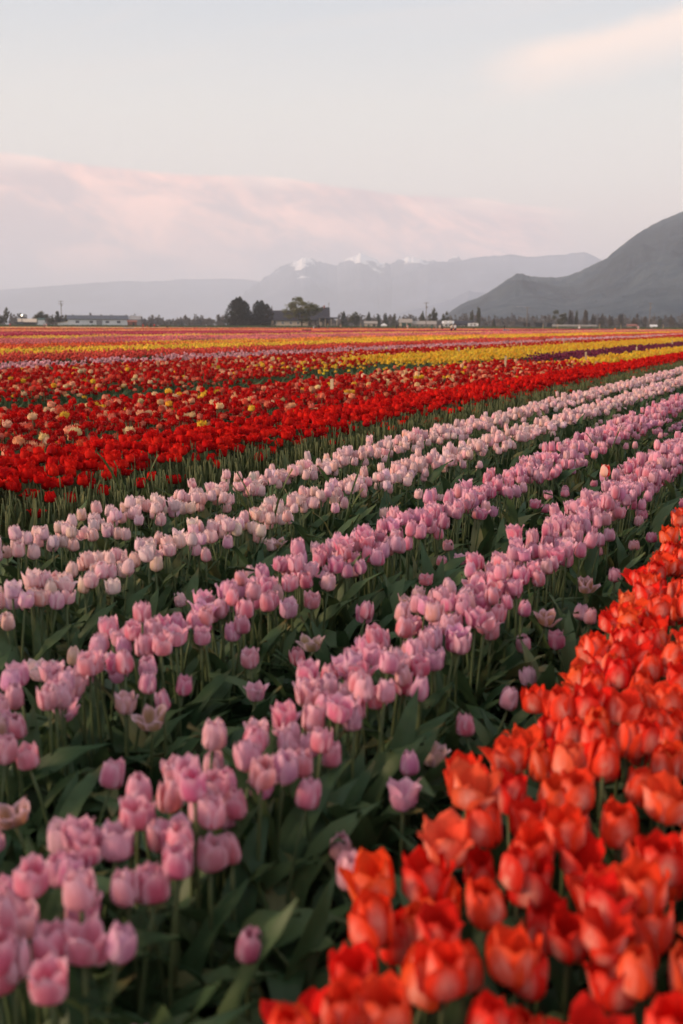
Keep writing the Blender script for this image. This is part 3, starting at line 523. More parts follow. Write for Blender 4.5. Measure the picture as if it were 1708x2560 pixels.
# people: one continuous body each (tubes fused by a voxel remesh), clothes and hair as children
def fuse(mb, name, vox):
    me = mesh('raw', mb.v, mb.f); o = bpy.data.objects.new('raw', me); C.objects.link(o)
    md = o.modifiers.new('fuse', 'REMESH'); md.mode = 'VOXEL'; md.voxel_size = vox; md.use_smooth_shade = True
    dg = bpy.context.evaluated_depsgraph_get(); out = bpy.data.meshes.new_from_object(o.evaluated_get(dg)); out.name = name
    bpy.data.objects.remove(o); bpy.data.meshes.remove(me); return out
def body_parts(pose):
    hip = .92; b, sh, tr, hr = MB(), MB(), MB(), MB()
    if pose == 'squat': hip = .42
    J = {'pel': (0, 0, hip), 'chest': (0, -.02, hip+.40), 'neck': (0, -.02, hip+.53), 'head': (0, -.05, hip+.68)}
    if pose == 'bend': J.update(chest=(0, -.28, hip+.26), neck=(0, -.40, hip+.30), head=(0, -.52, hip+.34))
    legs = [];
    for s, o in ((-1, .0), (1, .0)):
        st = {'stand': 0, 'walk': .20*s, 'bend': 0, 'squat': 0}[pose]
        kn = (s*.11, -st*.5-.03, hip*.53) if pose != 'squat' else (s*.17, -.38, .42)
        an = (s*.12, -st if s*st < 0 else -st, .08) if pose != 'squat' else (s*.15, -.08, .08)
        legs.append([(s*.09, 0, hip-.02), kn, an, (an[0], an[1]-.16, .04)])
    arms = []
    for s in (-1, 1):
        c = np.array(J['chest']); a0 = c+(s*.17, 0, .08)
        if pose == 'stand' and s > 0: e, hnd = a0+(s*.09, -.10, -.24), a0+(s*.0, -.30, -.16)
        elif pose in ('bend', 'squat'): e, hnd = a0+(s*.05, -.14, -.22), a0+(0, -.30, -.36)
        else: e, hnd = a0+(s*.06, .03, -.28), a0+(s*.07, -.04, -.54)
        arms.append([tuple(a0), tuple(e), tuple(hnd)])
    b.tube([J['pel'], J['chest'], J['neck']], [.15, .17, .06], 10); b.ball(J['head'], (.085, .10, .12)); b.tube([J['neck'], J['head']], [.055, .06], 8); b.ball((J['head'][0], J['head'][1]-.10, J['head'][2]-.01), .022)
    for l in legs: b.tube(l, [.085, .058, .042, .04], 8)
    for a in arms: b.tube(a, [.05, .042, .032], 8); b.ball(a[2], (.045, .05, .06))
    sh.tube([J['pel'], J['chest'], tuple(np.array(J['chest'])+(0, 0, .10))], [.185, .205, .12], 12)
    for a in arms: sh.tube(a[:2], [.072, .062], 8)
    tr.tube([tuple(np.array(J['pel'])+(0, 0, .06)), tuple(np.array(J['pel'])-(0, 0, .06))], [.18, .17], 12)
    for l in legs: tr.tube([l[0], l[1], tuple(np.array(l[2])+(0, 0, .03))], [.108, .08, .066], 8)
    h_ = np.array(J['head']); hr.ball(tuple(h_+(0, .025, .03)), (.10, .105, .115)); hr.ball(tuple(h_+(0, .07, -.08)), (.08, .05, .13))
    return [fuse(x, n, .03) for x, n in ((b, 'body'), (sh, 'shirt'), (tr, 'trousers'), (hr, 'hair'))]
POSES = {p: body_parts(p) for p in ('stand', 'walk', 'bend', 'squat')}
def cloth_mat():
    m = bpy.data.materials.new('cloth'); m.use_nodes = True; t = NT(m.node_tree)
    p = t.n('ShaderNodeBsdfPrincipled', ins={'Base Color': t.n('ShaderNodeObjectInfo').outputs['Color'], 'Roughness': .85, 'Specular IOR Level': .1}); t.n('ShaderNodeOutputMaterial', ins={0: p}); return m
M_cloth = cloth_mat()
for ms in POSES.values():
    for me in ms: me.materials.clear(); me.materials.append(M_cloth)
COL = dict(white=(.75, .73, .72), black=(.02, .02, .022), red=(.45, .04, .03), green=(.06, .13, .09), grey=(.25, .26, .26), orange=(.80, .26, .08), pink=(.62, .38, .38), blue=(.12, .2, .32), tan=(.4, .3, .22), yellow=(.75, .5, .06), brown=(.12, .07, .05), cream=(.6, .52, .42))
def person(px, depth, pose, shirt, trou, hair, label, rz):
    x, y = at(px, depth); root = tag(empty('person', (x, y, -.02), -math.atan2(x, y)+rz), label, 'person', 'visitors among the far tulips')
    for me, n, c in zip(POSES[pose], ('body', 'shirt', 'trousers', 'hair'), ((.42, .26, .19), COL[shirt], COL[trou], COL[hair])):
        o = link(n, me, root, scale=1.0); o.color = (*c, 1)
for a in [(1138, 180, 'walk', 'white', 'black', 'black', 'person in white top and black trousers walking in the yellow rows', .6), (1129, 183, 'stand', 'cream', 'black', 'black', 'dark-haired person in cream top beside the one in white', 2.6), (992, 290, 'stand', 'black', 'black', 'black', 'person dressed all in black standing before the green containers', 3),
          (1007, 300, 'bend', 'black', 'green', 'black', 'person in dark clothes bending over before the green containers', 1), (1019, 270, 'stand', 'pink', 'cream', 'brown', 'person in pale pink top standing before the tan workshop', 2), (1080, 265, 'stand', 'green', 'green', 'black', 'person in dull green clothes, first of four below the brown barn', 3),
          (1091, 262, 'walk', 'grey', 'grey', 'brown', 'person in grey clothes, second of four below the brown barn', 1.2), (1100, 270, 'stand', 'cream', 'tan', 'brown', 'person in cream top, third of four near the white house', 0), (1106, 265, 'stand', 'black', 'black', 'black', 'person in black, last of four near the white house', 3),
          (1262, 240, 'stand', 'black', 'brown', 'black', 'person in dark clothes standing by the pale blue crate', 2), (1184, 275, 'squat', 'brown', 'black', 'black', 'person in brown squatting in the red rows below the trailer', 2), (1447, 255, 'bend', 'white', 'grey', 'black', 'person in white bending in the red rows by the greenhouse', 1.5),
          (1538, 215, 'squat', 'orange', 'orange', 'brown', 'person in bright orange jacket crouching in the rows', 2), (1596, 290, 'stand', 'pink', 'cream', 'brown', 'person in pink standing by the rust roofed shed', 0), (798, 285, 'stand', 'black', 'black', 'black', 'person in black standing before the farmhouse porch', 3),
          (819, 275, 'stand', 'green', 'green', 'yellow', 'person in green with bright yellow hat before the farmhouse', 1), (852, 275, 'walk', 'tan', 'brown', 'brown', 'person in tan jacket walking past the farmhouse porch', .6), (879, 285, 'squat', 'brown', 'black', 'black', 'person in brown crouching below the rounded olive tree', 2), (784, 280, 'bend', 'grey', 'white', 'grey', 'person in grey and white stooping before the large green tree', 1.5),
          (358, 300, 'stand', 'red', 'red', 'brown', 'person in red at the outer end of the group by the barn', 2), (368, 310, 'walk', 'brown', 'red', 'black', 'person in brown and red within the group by the barn', 1), (377, 300, 'stand', 'black', 'black', 'black', 'person in black amid the red-clad group by the barn', 3), (386, 305, 'stand', 'red', 'brown', 'black', 'person in red top and brown trousers by the barn', 0), (394, 300, 'bend', 'grey', 'black', 'black', 'person in grey stooping at the group edge by the barn', 1), (418, 295, 'squat', 'black', 'black', 'brown', 'person in black crouching alone past the barn group', 2),
          (25, 340, 'stand', 'red', 'brown', 'black', 'person in red-brown standing under the slim young tree', 2), (110, 320, 'stand', 'pink', 'black', 'black', 'person in pink standing beside the white shed', 1), (116, 322, 'stand', 'pink', 'cream', 'brown', 'person in pink top and cream trousers by the white shed', 2)]: person(*a)
def crate(px, depth, m, wd, label, name='crate'):
    x, y = at(px, depth); b = tag(empty(name, (x, y, 0), -math.atan2(x, y)+.2), label, 'crate'); t = .06
    for (a0, a1, b0, b1) in ((-wd, wd, -.4, -.4+t), (-wd, wd, .4-t, .4), (-wd, -wd+t, -.4+t, .4-t), (wd-t, wd, -.4+t, .4-t)):
        s = MB(); s.box(a0, a1, b0, b1, .08, .62); s.build('side_panel', m, b)
    s = MB(); s.box(-wd+t, wd-t, -.4+t, .4-t, .08, .13); s.build('bottom_panel', m, b); 
    for x in (-wd+.12, wd-.12): s = MB(); s.box(x-.07, x+.07, -.3, .3, 0, .08); s.build('runner', m, b)
crate(1266, 200, M['blue'], .55, 'pale blue crate in the rows beside the person in dark clothes'); crate(767, 170, M['rust'], .75, 'reddish brown crate in the pink rows before the farmhouse'); crate(322, 225, M['blue'], 1.0, 'long pale blue crate in the red rows before the barn')
# wooden stakes and row labels in the beds
def stake(px, ytop, ybot, label):
    x, y = on_plane(px, (ytop+ybot)/2, .46); d = project((x, y, .46))[2]; h = max((ybot-ytop)*d/F_PX, .12)
    b = MB(); wd = .022; b.prism([(-wd, -.1), (wd, -.1), (wd, .44+h-.015), (wd*.6, .44+h), (-wd, .44+h-.01)], 'y', -.012, .012)
    o = b.build('wooden_stake', M['stake'], loc=(x, y, 0), rot=(random.uniform(-.05, .05), random.uniform(-.07, .07), YAW*-1+random.uniform(-.3, .3))); return tag(o, label, 'stake', 'wooden stakes marking the beds')
for a in [(829, 955, 975, 'pale wooden stake in the middle of the ruffled red bed'), (1260, 899, 921, 'pale wooden stake near the far end of the ruffled bed'), (1467, 886, 903, 'pale stake at the near corner of the small yellow bed'), (1302, 860, 871, 'pale stake behind the middle of the big yellow bed'), (1410, 852, 862, 'pale stake behind the far half of the big yellow bed'), (1594, 870, 880, 'pale stake between purple strip and small yellow bed, first one'), (1682, 856, 868, 'pale stake between purple strip and small yellow bed, second one'), (1147, 871, 882, 'pale stake behind the near end of the big yellow bed'), (541, 898, 910, 'pale stake among the back ruffled tulips')]: stake(*a)

# ------------------------------------------------------------------ tulips
NU, NV = 7, 8
def petal_arrays(op, h, Rm, wid, seed, inner=False, wave=.06):
    """one petal standing on the flower's foot: op = how open, h = height, Rm = belly radius"""
    r = np.random.default_rng(seed); ph = r.random(4)*6.28
    V = np.linspace(0, 1, NV)**.9; U = np.linspace(-1, 1, NU)
    rr = np.interp(V, [0, .12, .32, .58, .82, 1], np.array([.12, .66, 1.0, 1.0+.10*op, .84+.42*op, .66+.85*op])*Rm)
    zz = np.interp(V, [0, .12, .32, .58, .82, 1], np.array([0, .055, .24, .54, .82, 1.0-.13*max(op-.6, 0)])*h)
    ww = np.interp(V, [0, .15, .4, .62, .82, .93, 1], np.array([.18, .66, 1.03, 1.04, .74, .42, .03])*wid*Rm)
    if inner: rr = rr*.86
    vs, uv = [], []
    for j in range(NV):
        for i, u in enumerate(U):
            a = u*ww[j]/max(rr[j], .3*Rm); rad = rr[j]*(1+.10*abs(u)**2.2*(1.0 if not inner else -.5)+wave*math.sin(3*u+ph[0]+5*V[j])*V[j]) - .006*math.exp(-(u/.16)**2)*V[j]*(Rm/.027)*.35
            z = zz[j]+wave*h*.35*math.sin(4.2*u+ph[1])*V[j]**2-(abs(u)**2)*h*.07*V[j]
            vs.append((rad*math.cos(a), rad*math.sin(a), z)); uv.append(((u+1)/2, V[j]))
    f = [(j*NU+i, j*NU+i+1, (j+1)*NU+i+1, (j+1)*NU+i) for j in range(NV-1) for i in range(NU-1)]
    return np.array(vs), np.array(f), np.array(uv)
STATES = {'closed': dict(op=-.16, h=.071, Rm=.0245, wid=1.0), 'cupped': dict(op=.14, h=.071, Rm=.027, wid=1.0), 'half-open': dict(op=.5, h=.069, Rm=.0285, wid=.95), 'flared': dict(op=.95, h=.066, Rm=.0295, wid=.88)}
REDST = {'cupped': dict(op=.12, h=.062, Rm=.030, wid=1.06), 'half-open': dict(op=.5, h=.058, Rm=.032, wid=1.06), 'flared': dict(op=1.1, h=.052, Rm=.033, wid=1.0)}
def st_of(kind): return REDST if kind == 'red' else STATES
PET = {}
for kind in ('orange', 'mauve', 'pale', 'red'):
    for sname, p in st_of(kind).items():
        sc = {'orange': 1.06, 'mauve': 1.0, 'pale': .96, 'red': 1.05}[kind]
        for inner in (False, True):
            for s in range(5):
                q = dict(p); q['h'] = p['h']*sc*(1.0 if not inner else 1.03); q['Rm'] = p['Rm']*sc
                v, f, uv = petal_arrays(**q, seed=s*7+inner, inner=inner, wave=(.05 if kind != 'red' else .09)*(.6+.35*s))
                PET[kind, sname, inner, s] = (mesh(f'{kind} petal', v, f, [M_pet[kind, False]], uv=uv), v, f, uv)
def rotz(v, a): c, s = math.cos(a), math.sin(a); return np.stack([v[:, 0]*c-v[:, 1]*s, v[:, 0]*s+v[:, 1]*c, v[:, 2]], 1)
def ruffle_arrays(seed, nlay=((6, .030, .044, .35), (6, .025, .052, .15), (5, .018, .055, .0), (4, .010, .055, -.1))):
    r = np.random.default_rng(seed); out = []; global NU, NV
    a_, b_ = NU, NV; NU, NV = 5, 5
    for k, Rm, h, op in nlay:
        for i in range(k):
            v, f, uv = petal_arrays(op+.4*r.random(), h*(.85+.3*r.random()), Rm*(.9+.2*r.random()), 1.0, int(r.integers(1e6)), False, .16)
            out.append((rotz(v, 6.283*(i+r.random()*.5)/k+Rm*90), f, uv))
    NU, NV = a_, b_; return out
def stem_arrays(bend, k=6, segs=5, L=1.0, rad=.0042):
    mb = MB(); pts = [(bend*(t**2), 0, L*t) for t in np.linspace(0, 1, segs)]; mb.tube(pts, [rad*(1.15-.25*t) for t in np.linspace(0, 1, segs)], k); v = np.array(mb.v)
    return v, mb.f, np.stack([np.zeros(len(v)), v[:, 2]/L*.8], 1)
STEM = []
for bnd in (0.0, .025, .05):
    v, f, uv = stem_arrays(bnd, L=.36); STEM.append((mesh('stem', v, f, [M_stem], uv=uv), bnd))
def leaf_arrays(L, wd, lean, curl, twist, seed):
    r = np.random.default_rng(seed); nv, vs, uv = 8, [], []; x, z, ang = 0.0, 0.0, R(90)-lean
    for j in range(nv):
        t = j/(nv-1); ww = wd*(math.sin(math.pi*min(.16+.84*t, 1))**.8 if t < .999 else .03)*(1-.25*t); tw = twist*t
        for u in (-1, -.5, 0, .5, 1):
            sx = ww*u; fold = .38*ww*abs(u)*(1-.6*t); wob = .006*math.sin(7*t*2+u*2+seed)
            n = (-math.sin(ang), math.cos(ang)); yy = sx*math.cos(tw); off = sx*math.sin(tw)+fold+wob
            vs.append((x+n[0]*off, yy, z+n[1]*off)); uv.append(((u+1)/2, t))
        st = L/(nv-1); x += st*math.cos(ang); z += st*math.sin(ang); ang -= curl/(nv-1)*(1+1.5*t)
    f = [(j*5+i, j*5+i+1, (j+1)*5+i+1, (j+1)*5+i) for j in range(nv-1) for i in range(4)]
    return np.array(vs), np.array(f), np.array(uv)
LEAFA = [leaf_arrays(*a) for a in ((.34, .034, R(12), R(32), .3, 1), (.30, .040, R(22), R(58), -.4, 2), (.36, .030, R(9), R(44), .8, 3), (.27, .043, R(34), R(75), .2, 4), (.33, .027, R(18), R(90), -.7, 5), (.25, .040, R(46), R(55), .5, 6))]
LEAF = [mesh('leaf', v, f, [M_leaf], uv=uv) for v, f, uv in LEAFA]
def joined(parts, mats, name):           # [(v,f,uv,matindex)] -> one mesh
    V, Fc, U, MI, o = [], [], [], [], 0
    for v, f, uv, m in parts: V.append(v); U.append(uv); Fc += [tuple(int(i)+o for i in q) for q in f]; MI += [m]*len(f); o += len(v)
    return mesh(name, np.concatenate(V), Fc, mats, MI, np.concatenate(U))
RUF = [joined([(v, f, uv, 0) for v, f, uv in ruffle_arrays(s)], [M_pet['double', False]], 'ruffled flower') for s in range(4)]
RUFY = [joined([(v, f, uv, 0) for v, f, uv in ruffle_arrays(s+10)], [M_pet['yellow', False]], 'yellow flower') for s in range(3)]
# whole-flower source meshes for the massed beds (held in no scene; a node group copies their geometry)
def src(me): return bpy.data.objects.new('source', me)
def whole(kind, sname, s):
    parts, r = [], np.random.default_rng(s)
    for k in range(6):
        _, v, f, uv = PET[kind, sname, k % 2 == 1, (k*2+s) % 5]; parts.append((rotz(v*(.95+.1*r.random()), k*math.pi/3+r.normal()*.08)+np.array([.02, 0, .36]), f, uv, 0))
    v, f, uv = stem_arrays(.02, 5, 4, .362); parts.append((v, f, uv, 1)); return src(joined(parts, [M_pet[kind, True], M_stem], 'tulip'))
SRC = {k: [whole(k, s, i) for i, s in enumerate(list(st_of(k))*2)] for k in ('orange', 'mauve', 'pale', 'red')}
def whole_ruf(kind, s):
    parts = [(v+np.array([.02, 0, .36]), f, uv, 0) for v, f, uv in ruffle_arrays(s)]; v, f, uv = stem_arrays(.02, 5, 4, .362); parts.append((v, f, uv, 1)); return src(joined(parts, [M_pet[kind, True], M_stem], 'ruffled tulip'))
SRC['double'] = [whole_ruf('double', s) for s in range(4)]; SRC['yellow'] = [whole_ruf('yellow', s+10) for s in range(3)]
def clump(seed, n=5):
    r = np.random.default_rng(seed); parts = []
    for i in range(n):
        v, f, uv = LEAFA[int(r.integers(len(LEAFA)))]; parts.append((rotz(v*(.75+.4*r.random()), r.random()*6.28)+np.append(r.normal(size=2)*.012, 0), f, uv, 0))
    return src(joined(parts, [M_leaf], 'leaf clump'))
SRC['leaves'] = [clump(s) for s in range(6)]
def far_flower(r, c, R0, h):
    a = np.arange(5)*2*math.pi/5+r.random()*6; v = [(0, 0, 0)]+[(R0*math.cos(t), R0*math.sin(t), h*.45) for t in a]+[(R0*.7*math.cos(t+.6), R0*.7*math.sin(t+.6), h*(.85+.3*r.random())) for t in a]+[(0, 0, h*.7)]
    f = [(0, 1+(i+1) % 5, 1+i) for i in range(5)]+[(1+i, 1+(i+1) % 5, 6+i) for i in range(5)]+[(6+i, 1+(i+1) % 5, 6+(i+1) % 5) for i in range(5)]+[(6+i, 6+(i+1) % 5, 11) for i in range(5)]
    v = np.array(v)+np.array(c); return v, f, np.full((len(v), 2), r.random())
def patch(seed, wd, ln, n, size, leaves):
    r = np.random.default_rng(seed); parts = []
    for i in range(n):
        c = ((r.random()-.5)*wd, (r.random()-.5)*ln, .34+.05*r.normal()-(.08 if size > .1 else 0)); parts.append((*far_flower(r, c, size*(.45+.12*r.random()), size*(1.1 if size < .1 else .6)), 0))
    for i in range(leaves):
        c = np.array(((r.random()-.5)*wd, (r.random()-.5)*ln, 0)); th = r.random()*6.28; s = .05*(1+wd*.3); e = np.array((math.cos(th)*s, math.sin(th)*s, 0)); t = np.array((r.normal()*.06, r.normal()*.06, .30+.08*r.random()))
        v = np.array([c-e, c+e, c+e*.5+t, c-e*.5+t]); parts.append((v, [(0, 1, 2, 3)], np.array([(0, 0), (1, 0), (1, .7), (0, .7)]), 1))
    return src(joined(parts, [M_far, M_leaf], 'bed patch'))
SRC['near patch'] = [patch(s, .75, 1.2, 85, .060, 70) for s in range(5)]
SRC['mid patch'] = [patch(s+20, 1.5, 3.2, 270, .085, 90) for s in range(4)]
SRC['far patch'] = [patch(s+40, 4.2, 10.5, 520, .20, 60) for s in range(4)]

def scatter(name, sources, pos, rot, scl, idx, tint, label, cat):
    """many copies as ONE object: points with attributes, the sources' geometry instanced on them"""
    n = len(pos); me = bpy.data.meshes.new(name); me.vertices.add(n); me.vertices.foreach_set('co', np.asarray(pos, np.float32).ravel())
    for an, typ, key, val in (('rot', 'FLOAT_VECTOR', 'vector', rot), ('scl', 'FLOAT_VECTOR', 'vector', scl), ('pick', 'INT', 'value', idx), ('tint', 'FLOAT_COLOR', 'color', tint)):
        a = me.attributes.new(an, typ, 'POINT'); a.data.foreach_set(key, np.asarray(val, np.int32 if typ == 'INT' else np.float32).ravel())
    o = link(name, me); g = bpy.data.node_groups.new(name, 'GeometryNodeTree')
    g.interface.new_socket('Geometry', in_out='INPUT', socket_type='NodeSocketGeometry'); g.interface.new_socket('Geometry', in_out='OUTPUT', socket_type='NodeSocketGeometry')
    N, Lk = g.nodes, g.links; gi, go = N.new('NodeGroupInput'), N.new('NodeGroupOutput'); jn = N.new('GeometryNodeJoinGeometry')
    for s in reversed(sources):
        oi = N.new('GeometryNodeObjectInfo'); oi.inputs['Object'].default_value = s; oi.inputs['As Instance'].default_value = False
        gt = N.new('GeometryNodeGeometryToInstance'); Lk.new(oi.outputs['Geometry'], gt.inputs[0]); Lk.new(gt.outputs[0], jn.inputs[0])
    ip = N.new('GeometryNodeInstanceOnPoints'); ip.inputs['Pick Instance'].default_value = True
    def attr(nm, dt):
        a = N.new('GeometryNodeInputNamedAttribute'); a.data_type = dt; a.inputs[0].default_value = nm; return a.outputs[0]
    e2r = N.new('FunctionNodeEulerToRotation'); Lk.new(attr('rot', 'FLOAT_VECTOR'), e2r.inputs[0])
    Lk.new(gi.outputs[0], ip.inputs['Points']); Lk.new(jn.outputs[0], ip.inputs['Instance']); Lk.new(attr('pick', 'INT'), ip.inputs['Instance Index']); Lk.new(e2r.outputs[0], ip.inputs['Rotation']); Lk.new(attr('scl', 'FLOAT_VECTOR'), ip.inputs['Scale'])
    Lk.new(ip.outputs[0], go.inputs[0]); md = o.modifiers.new('spread', 'NODES'); md.node_group = g
    return tag(o, label, cat, kind='stuff')

def in_view(x, y, m=4.0):                # azimuth test with a margin in degrees, plus what is close by
    f = x*FWD[0]+y*FWD[1]; return (f > -1.5) & (np.abs(x*RGT[0]+y*RGT[1]) < np.maximum(f, 0)*math.tan(R(19+m*.5))+2.6)
def bed(x0, x1, y0, y1, dens, r, gap=.0, gs=1.6):
    st = 1/math.sqrt(dens); X, Y = np.meshgrid(np.arange(x0+st/2, x1, st), np.arange(y0, y1, st)); X = X+r.normal(size=X.shape)*st*.30; Y = Y+r.normal(size=Y.shape)*st*.34
    X, Y = X.ravel(), Y.ravel(); k = in_view(X, Y)
    if gap: k &= fbm(X*gs*2.2+5, Y*gs, 3, 33) > gap
    return X[k], Y[k]
ORD = ['first', 'second', 'third', 'fourth', 'fifth', 'sixth', 'seventh', 'eighth', 'ninth', 'tenth', 'eleventh', 'twelfth', 'thirteenth', 'fourteenth', 'fifteenth', 'sixteenth', 'seventeenth', 'eighteenth', 'nineteenth', 'twentieth']
ORD += ['twenty-'+o for o in ORD[:9]]+['thirtieth']+['thirty-'+o for o in ORD[:9]]+['fortieth']+['forty-'+o for o in ORD[:9]]
ORD += ['fiftieth']+['fifty-'+o for o in ORD[:9]]+['sixtieth']+['sixty-'+o for o in ORD[:9]]
COUNT = {}
def tulip_label(kind, tone, state, hgt, where):
    key = f'{hgt} {"" if state == "full" else state} {tone} {kind}, {where}'.replace('  ', ' ').strip(); i = COUNT.get(key, 0); COUNT[key] = i+1
    return f'{key}, {ORD[min(i, len(ORD)-1)]} such along'
def plant(name, cat, kind, group, x, y, L, tone, state, where, r, hgt, leaves=2, scale=1.0):
    col = np.array(KINDS[kind][3][tone])*(1+.12*r.normal(size=3)*np.array([.5, .8, .8])); col = np.clip(col, .003, .9)
    rz = r.random()*6.283; noun = 'ruffled tulip' if kind in ('double', 'yellow') else 'tulip'
    root = tag(empty(name, (x, y, -.02), rz), tulip_label(noun, tone, state, hgt, where), cat, group)
    sm, bnd = STEM[int(r.integers(3))]; zs = L/.36; link('stem', sm, root, scale=(1, 1, zs))
    tilt = bnd*2.2+r.normal()*.06; base = Matrix.Translation((bnd, 0, L-.003)) @ Matrix.Rotation(tilt, 4, 'Y') @ Matrix.Rotation(r.normal()*.06, 4, 'X')
    if kind in ('double', 'yellow'):
        me = (RUF if kind == 'double' else RUFY)[int(r.integers(4 if kind == 'double' else 3))]
        o = link('flower', me, root, base.translation, (base @ Matrix.Rotation(r.random()*6, 4, 'Z')).to_euler(), float(scale*(.85+.3*r.random()))); o.color = (*col, 1)
    else:
        for k in range(6):
            inner = k % 2 == 1; m_ = base @ Matrix.Rotation(k*math.pi/3+r.normal()*.11, 4, 'Z') @ Matrix.Rotation(r.normal()*.07+(.45 if state == 'flared' and r.random() < .22 else 0), 4, 'Y')
            o = link('petal', PET[kind, state, inner, int(r.integers(5))][0], root, m_.translation, m_.to_euler(), scale*(.96+.08*r.random())); c = col*(1+.07*r.normal()); o.color = (*np.clip(c, .003, .9), 1)
    for i in range(leaves): link('leaf', LEAF[int(r.integers(6))], root, (0, 0, .01), (0, 0, r.random()*6.283), float(.75+.4*r.random()))
    return root
def choose(words, p, r): return words[int(r.choice(len(words), p=np.array(p)/sum(p)))]
FOL = [[], []]                            # leaf clumps of the beds: x, y
STATE_W = {'closed': 'closed', 'cupped': 'cup-shaped', 'half-open': 'half-open', 'flared': 'flared'}
def grow(name, kind, group, beds_, tones, tp, states, sp, L0, Ls, limit, stuff_label, seed, leaves=2, scale=1.0, foldens=60, fol_h=1.0):
    r = np.random.default_rng(seed); P = []
    for (x0, x1, y0, y1, dens, gap, bname) in beds_:
        X, Y = bed(x0, x1, y0, y1, dens, r, gap)
        w3 = np.clip(((X-x0)/(x1-x0)*3).astype(int), 0, 2)
        for a, b_, c in zip(X, Y, w3): P.append((a, b_, ('far edge of', 'middle of', 'near edge of')[c]+' '+bname, abs((a-(x0+x1)/2)/((x1-x0)/2))))
        FX, FY = bed(x0-.06+(.16 if kind == 'orange' else 0), x1+.06, y0, y1, foldens if 'fringe' not in bname else 6, r); FOL[0] += list(FX); FOL[1] += list(FY)
    A = np.array([(p[0], p[1]) for p in P]); pr = np.array([project((x, y, L0+.03)) for x, y in A])
    vis = (pr[:, 2] > .5) & (pr[:, 0] > -5) & (pr[:, 0] < 1713) & (pr[:, 1] < 2590)
    order = np.argsort(np.where(vis, pr[:, 2], 1e9)); things = set(order[:min(limit, int(vis.sum()))].tolist())
    tw = list(tones); rest = []
    for i in order.tolist():
        x, y, where, e = P[i]; tone, state = choose(tw, tp, r), choose(states, sp, r)
        if kind == 'double' and fbm(x*1.1, y*.8, 2, 61) > .60 and r.random() < .14: tone = ('salmon', 'coral', 'cream', 'peach')[int(r.integers(4))]
        L = L0+Ls*r.normal()-(.10*max(0, e-.55) if 'fringe' not in where else .09+.06*r.random())
        if i in things:
            hg = 'tall' if L > L0+Ls*.8 else ('low' if L < L0-Ls*.9 else ''); sc = scale*(.9+.2*r.random())
            plant(name, 'tulip', kind, group, x, y, L, tone, state, where, r, hg, leaves, sc*(1.22 if tone in ('cream', 'peach', 'yellow') else 1))
            o_ = None
        else: rest.append((x, y, L, tone, states.index(state), scale*(.9+.2*r.random())*(1.22 if tone in ('cream', 'peach', 'yellow') else 1)))
    if rest and stuff_label:
        n = len(rest); rot = np.stack([r.normal(size=n)*.09, r.normal(size=n)*.09, r.random(n)*6.283], 1)
        s = np.array([q[5] for q in rest]); z = np.array([q[2] for q in rest]); scl = np.stack([s, s, z/.36], 1)
        scl[:, 2] = (z+.06*s)/.42
        pos = np.stack([[q[0] for q in rest], [q[1] for q in rest], np.full(n, -.02)], 1)
        ns = len(SRC[kind]); m = len(states); idx = np.array([q[4] for q in rest])+m*(r.integers(0, max(ns//m, 1), n)) if kind not in ('double', 'yellow') else r.integers(0, ns, n)
        tint = np.array([KINDS[kind][3][q[3]] for q in rest])*(1+.13*r.normal(size=(n, 1)))*(1+.06*r.normal(size=(n, 3))); tint = np.clip(np.concatenate([tint, np.ones((n, 1))], 1), .003, .92)
        scatter(name.replace('_tulip', '_tulips_massed'), SRC[kind], pos, rot, scl, np.minimum(idx, ns-1), tint, stuff_label, 'tulips')
ST4 = list(STATES); ST3 = list(REDST)
grow('orange_tulip', 'orange', 'tulips of the orange bed', [(-.605, .62, .55, 14, 165, .12, 'orange bed')], KINDS['orange'][3], (5, 3, 3.2, 1.2), ST4, (1.1, 4, 3.6, 2.4), .37, .028, 300, 'massed orange tulips further along the orange bed', 1, 1, 1.07, 40)
grow('mauve_tulip', 'mauve', 'tulips of the two mauve rows', [(-1.17, -.90, .9, 13, 245, .23, 'mauve row by orange'), (-1.85, -1.58, 1.3, 20, 235, .25, 'mauve row by pale'), (-.90, -.78, .9, 9, 30, .36, 'fringe by orange'), (-1.58, -1.45, 1.3, 12, 24, .38, 'fringe between mauve rows')], KINDS['mauve'][3], (4, 5, 2, 1.6), ST4, (3, 4, 2.6, 1.0), .368, .028, 300, 'massed mauve pink tulips further along the two mauve rows', 2, 2, .90, 80)
grow('pale_pink_tulip', 'pale', 'tulips of the two pale rows', [(-2.585, -2.30, 2.0, 30, 205, .27, 'pale row by mauve'), (-3.18, -2.885, 2.5, 36, 205, .25, 'pale row by red'), (-2.30, -2.17, 2.0, 16, 24, .38, 'pale fringe by mauve')], KINDS['pale'][3], (4, 4, 2), ST4, (3, 5, 2, .5), .36, .024, 300, 'massed pale pink tulips further along the two pale rows', 3, 2, .90, 85)
grow('red_tulip', 'red', 'tulips of the plain red bed', [(-4.98, -4.08, 3.4, 75, 125, .16, 'plain red bed'), (-4.08, -3.86, 3.4, 50, 22, .3, 'ragged red fringe')], KINDS['red'][3], (4, 4, 2.6), ST3, (5, 3.5, .8), .375, .03, 300, 'massed red tulips further along the plain red bed', 4, 1, 1.0, 42)
grow('ruffled_tulip', 'double', 'ruffled tulips of the mixed bed', [(-7.95, -5.05, 4.6, 24.5, 105, .24, 'front ruffled bed'), (-15.1, -9.45, 8.0, 17.5, 80, .30, 'back ruffled bed'), (-15.1, -10.4, 17.5, 23, 75, .30, 'back ruffled bed'), (-15.1, -12.5, 23, 95, 55, .2, 'back ruffled bed')], KINDS['double'][3], (5.5, 6.8, .9, 1.1, .36, .5, .28), ['full'], (1,), .375, .045, 300, 'massed ruffled red, salmon and cream tulips of the mixed beds', 5, 1, .92, 20)
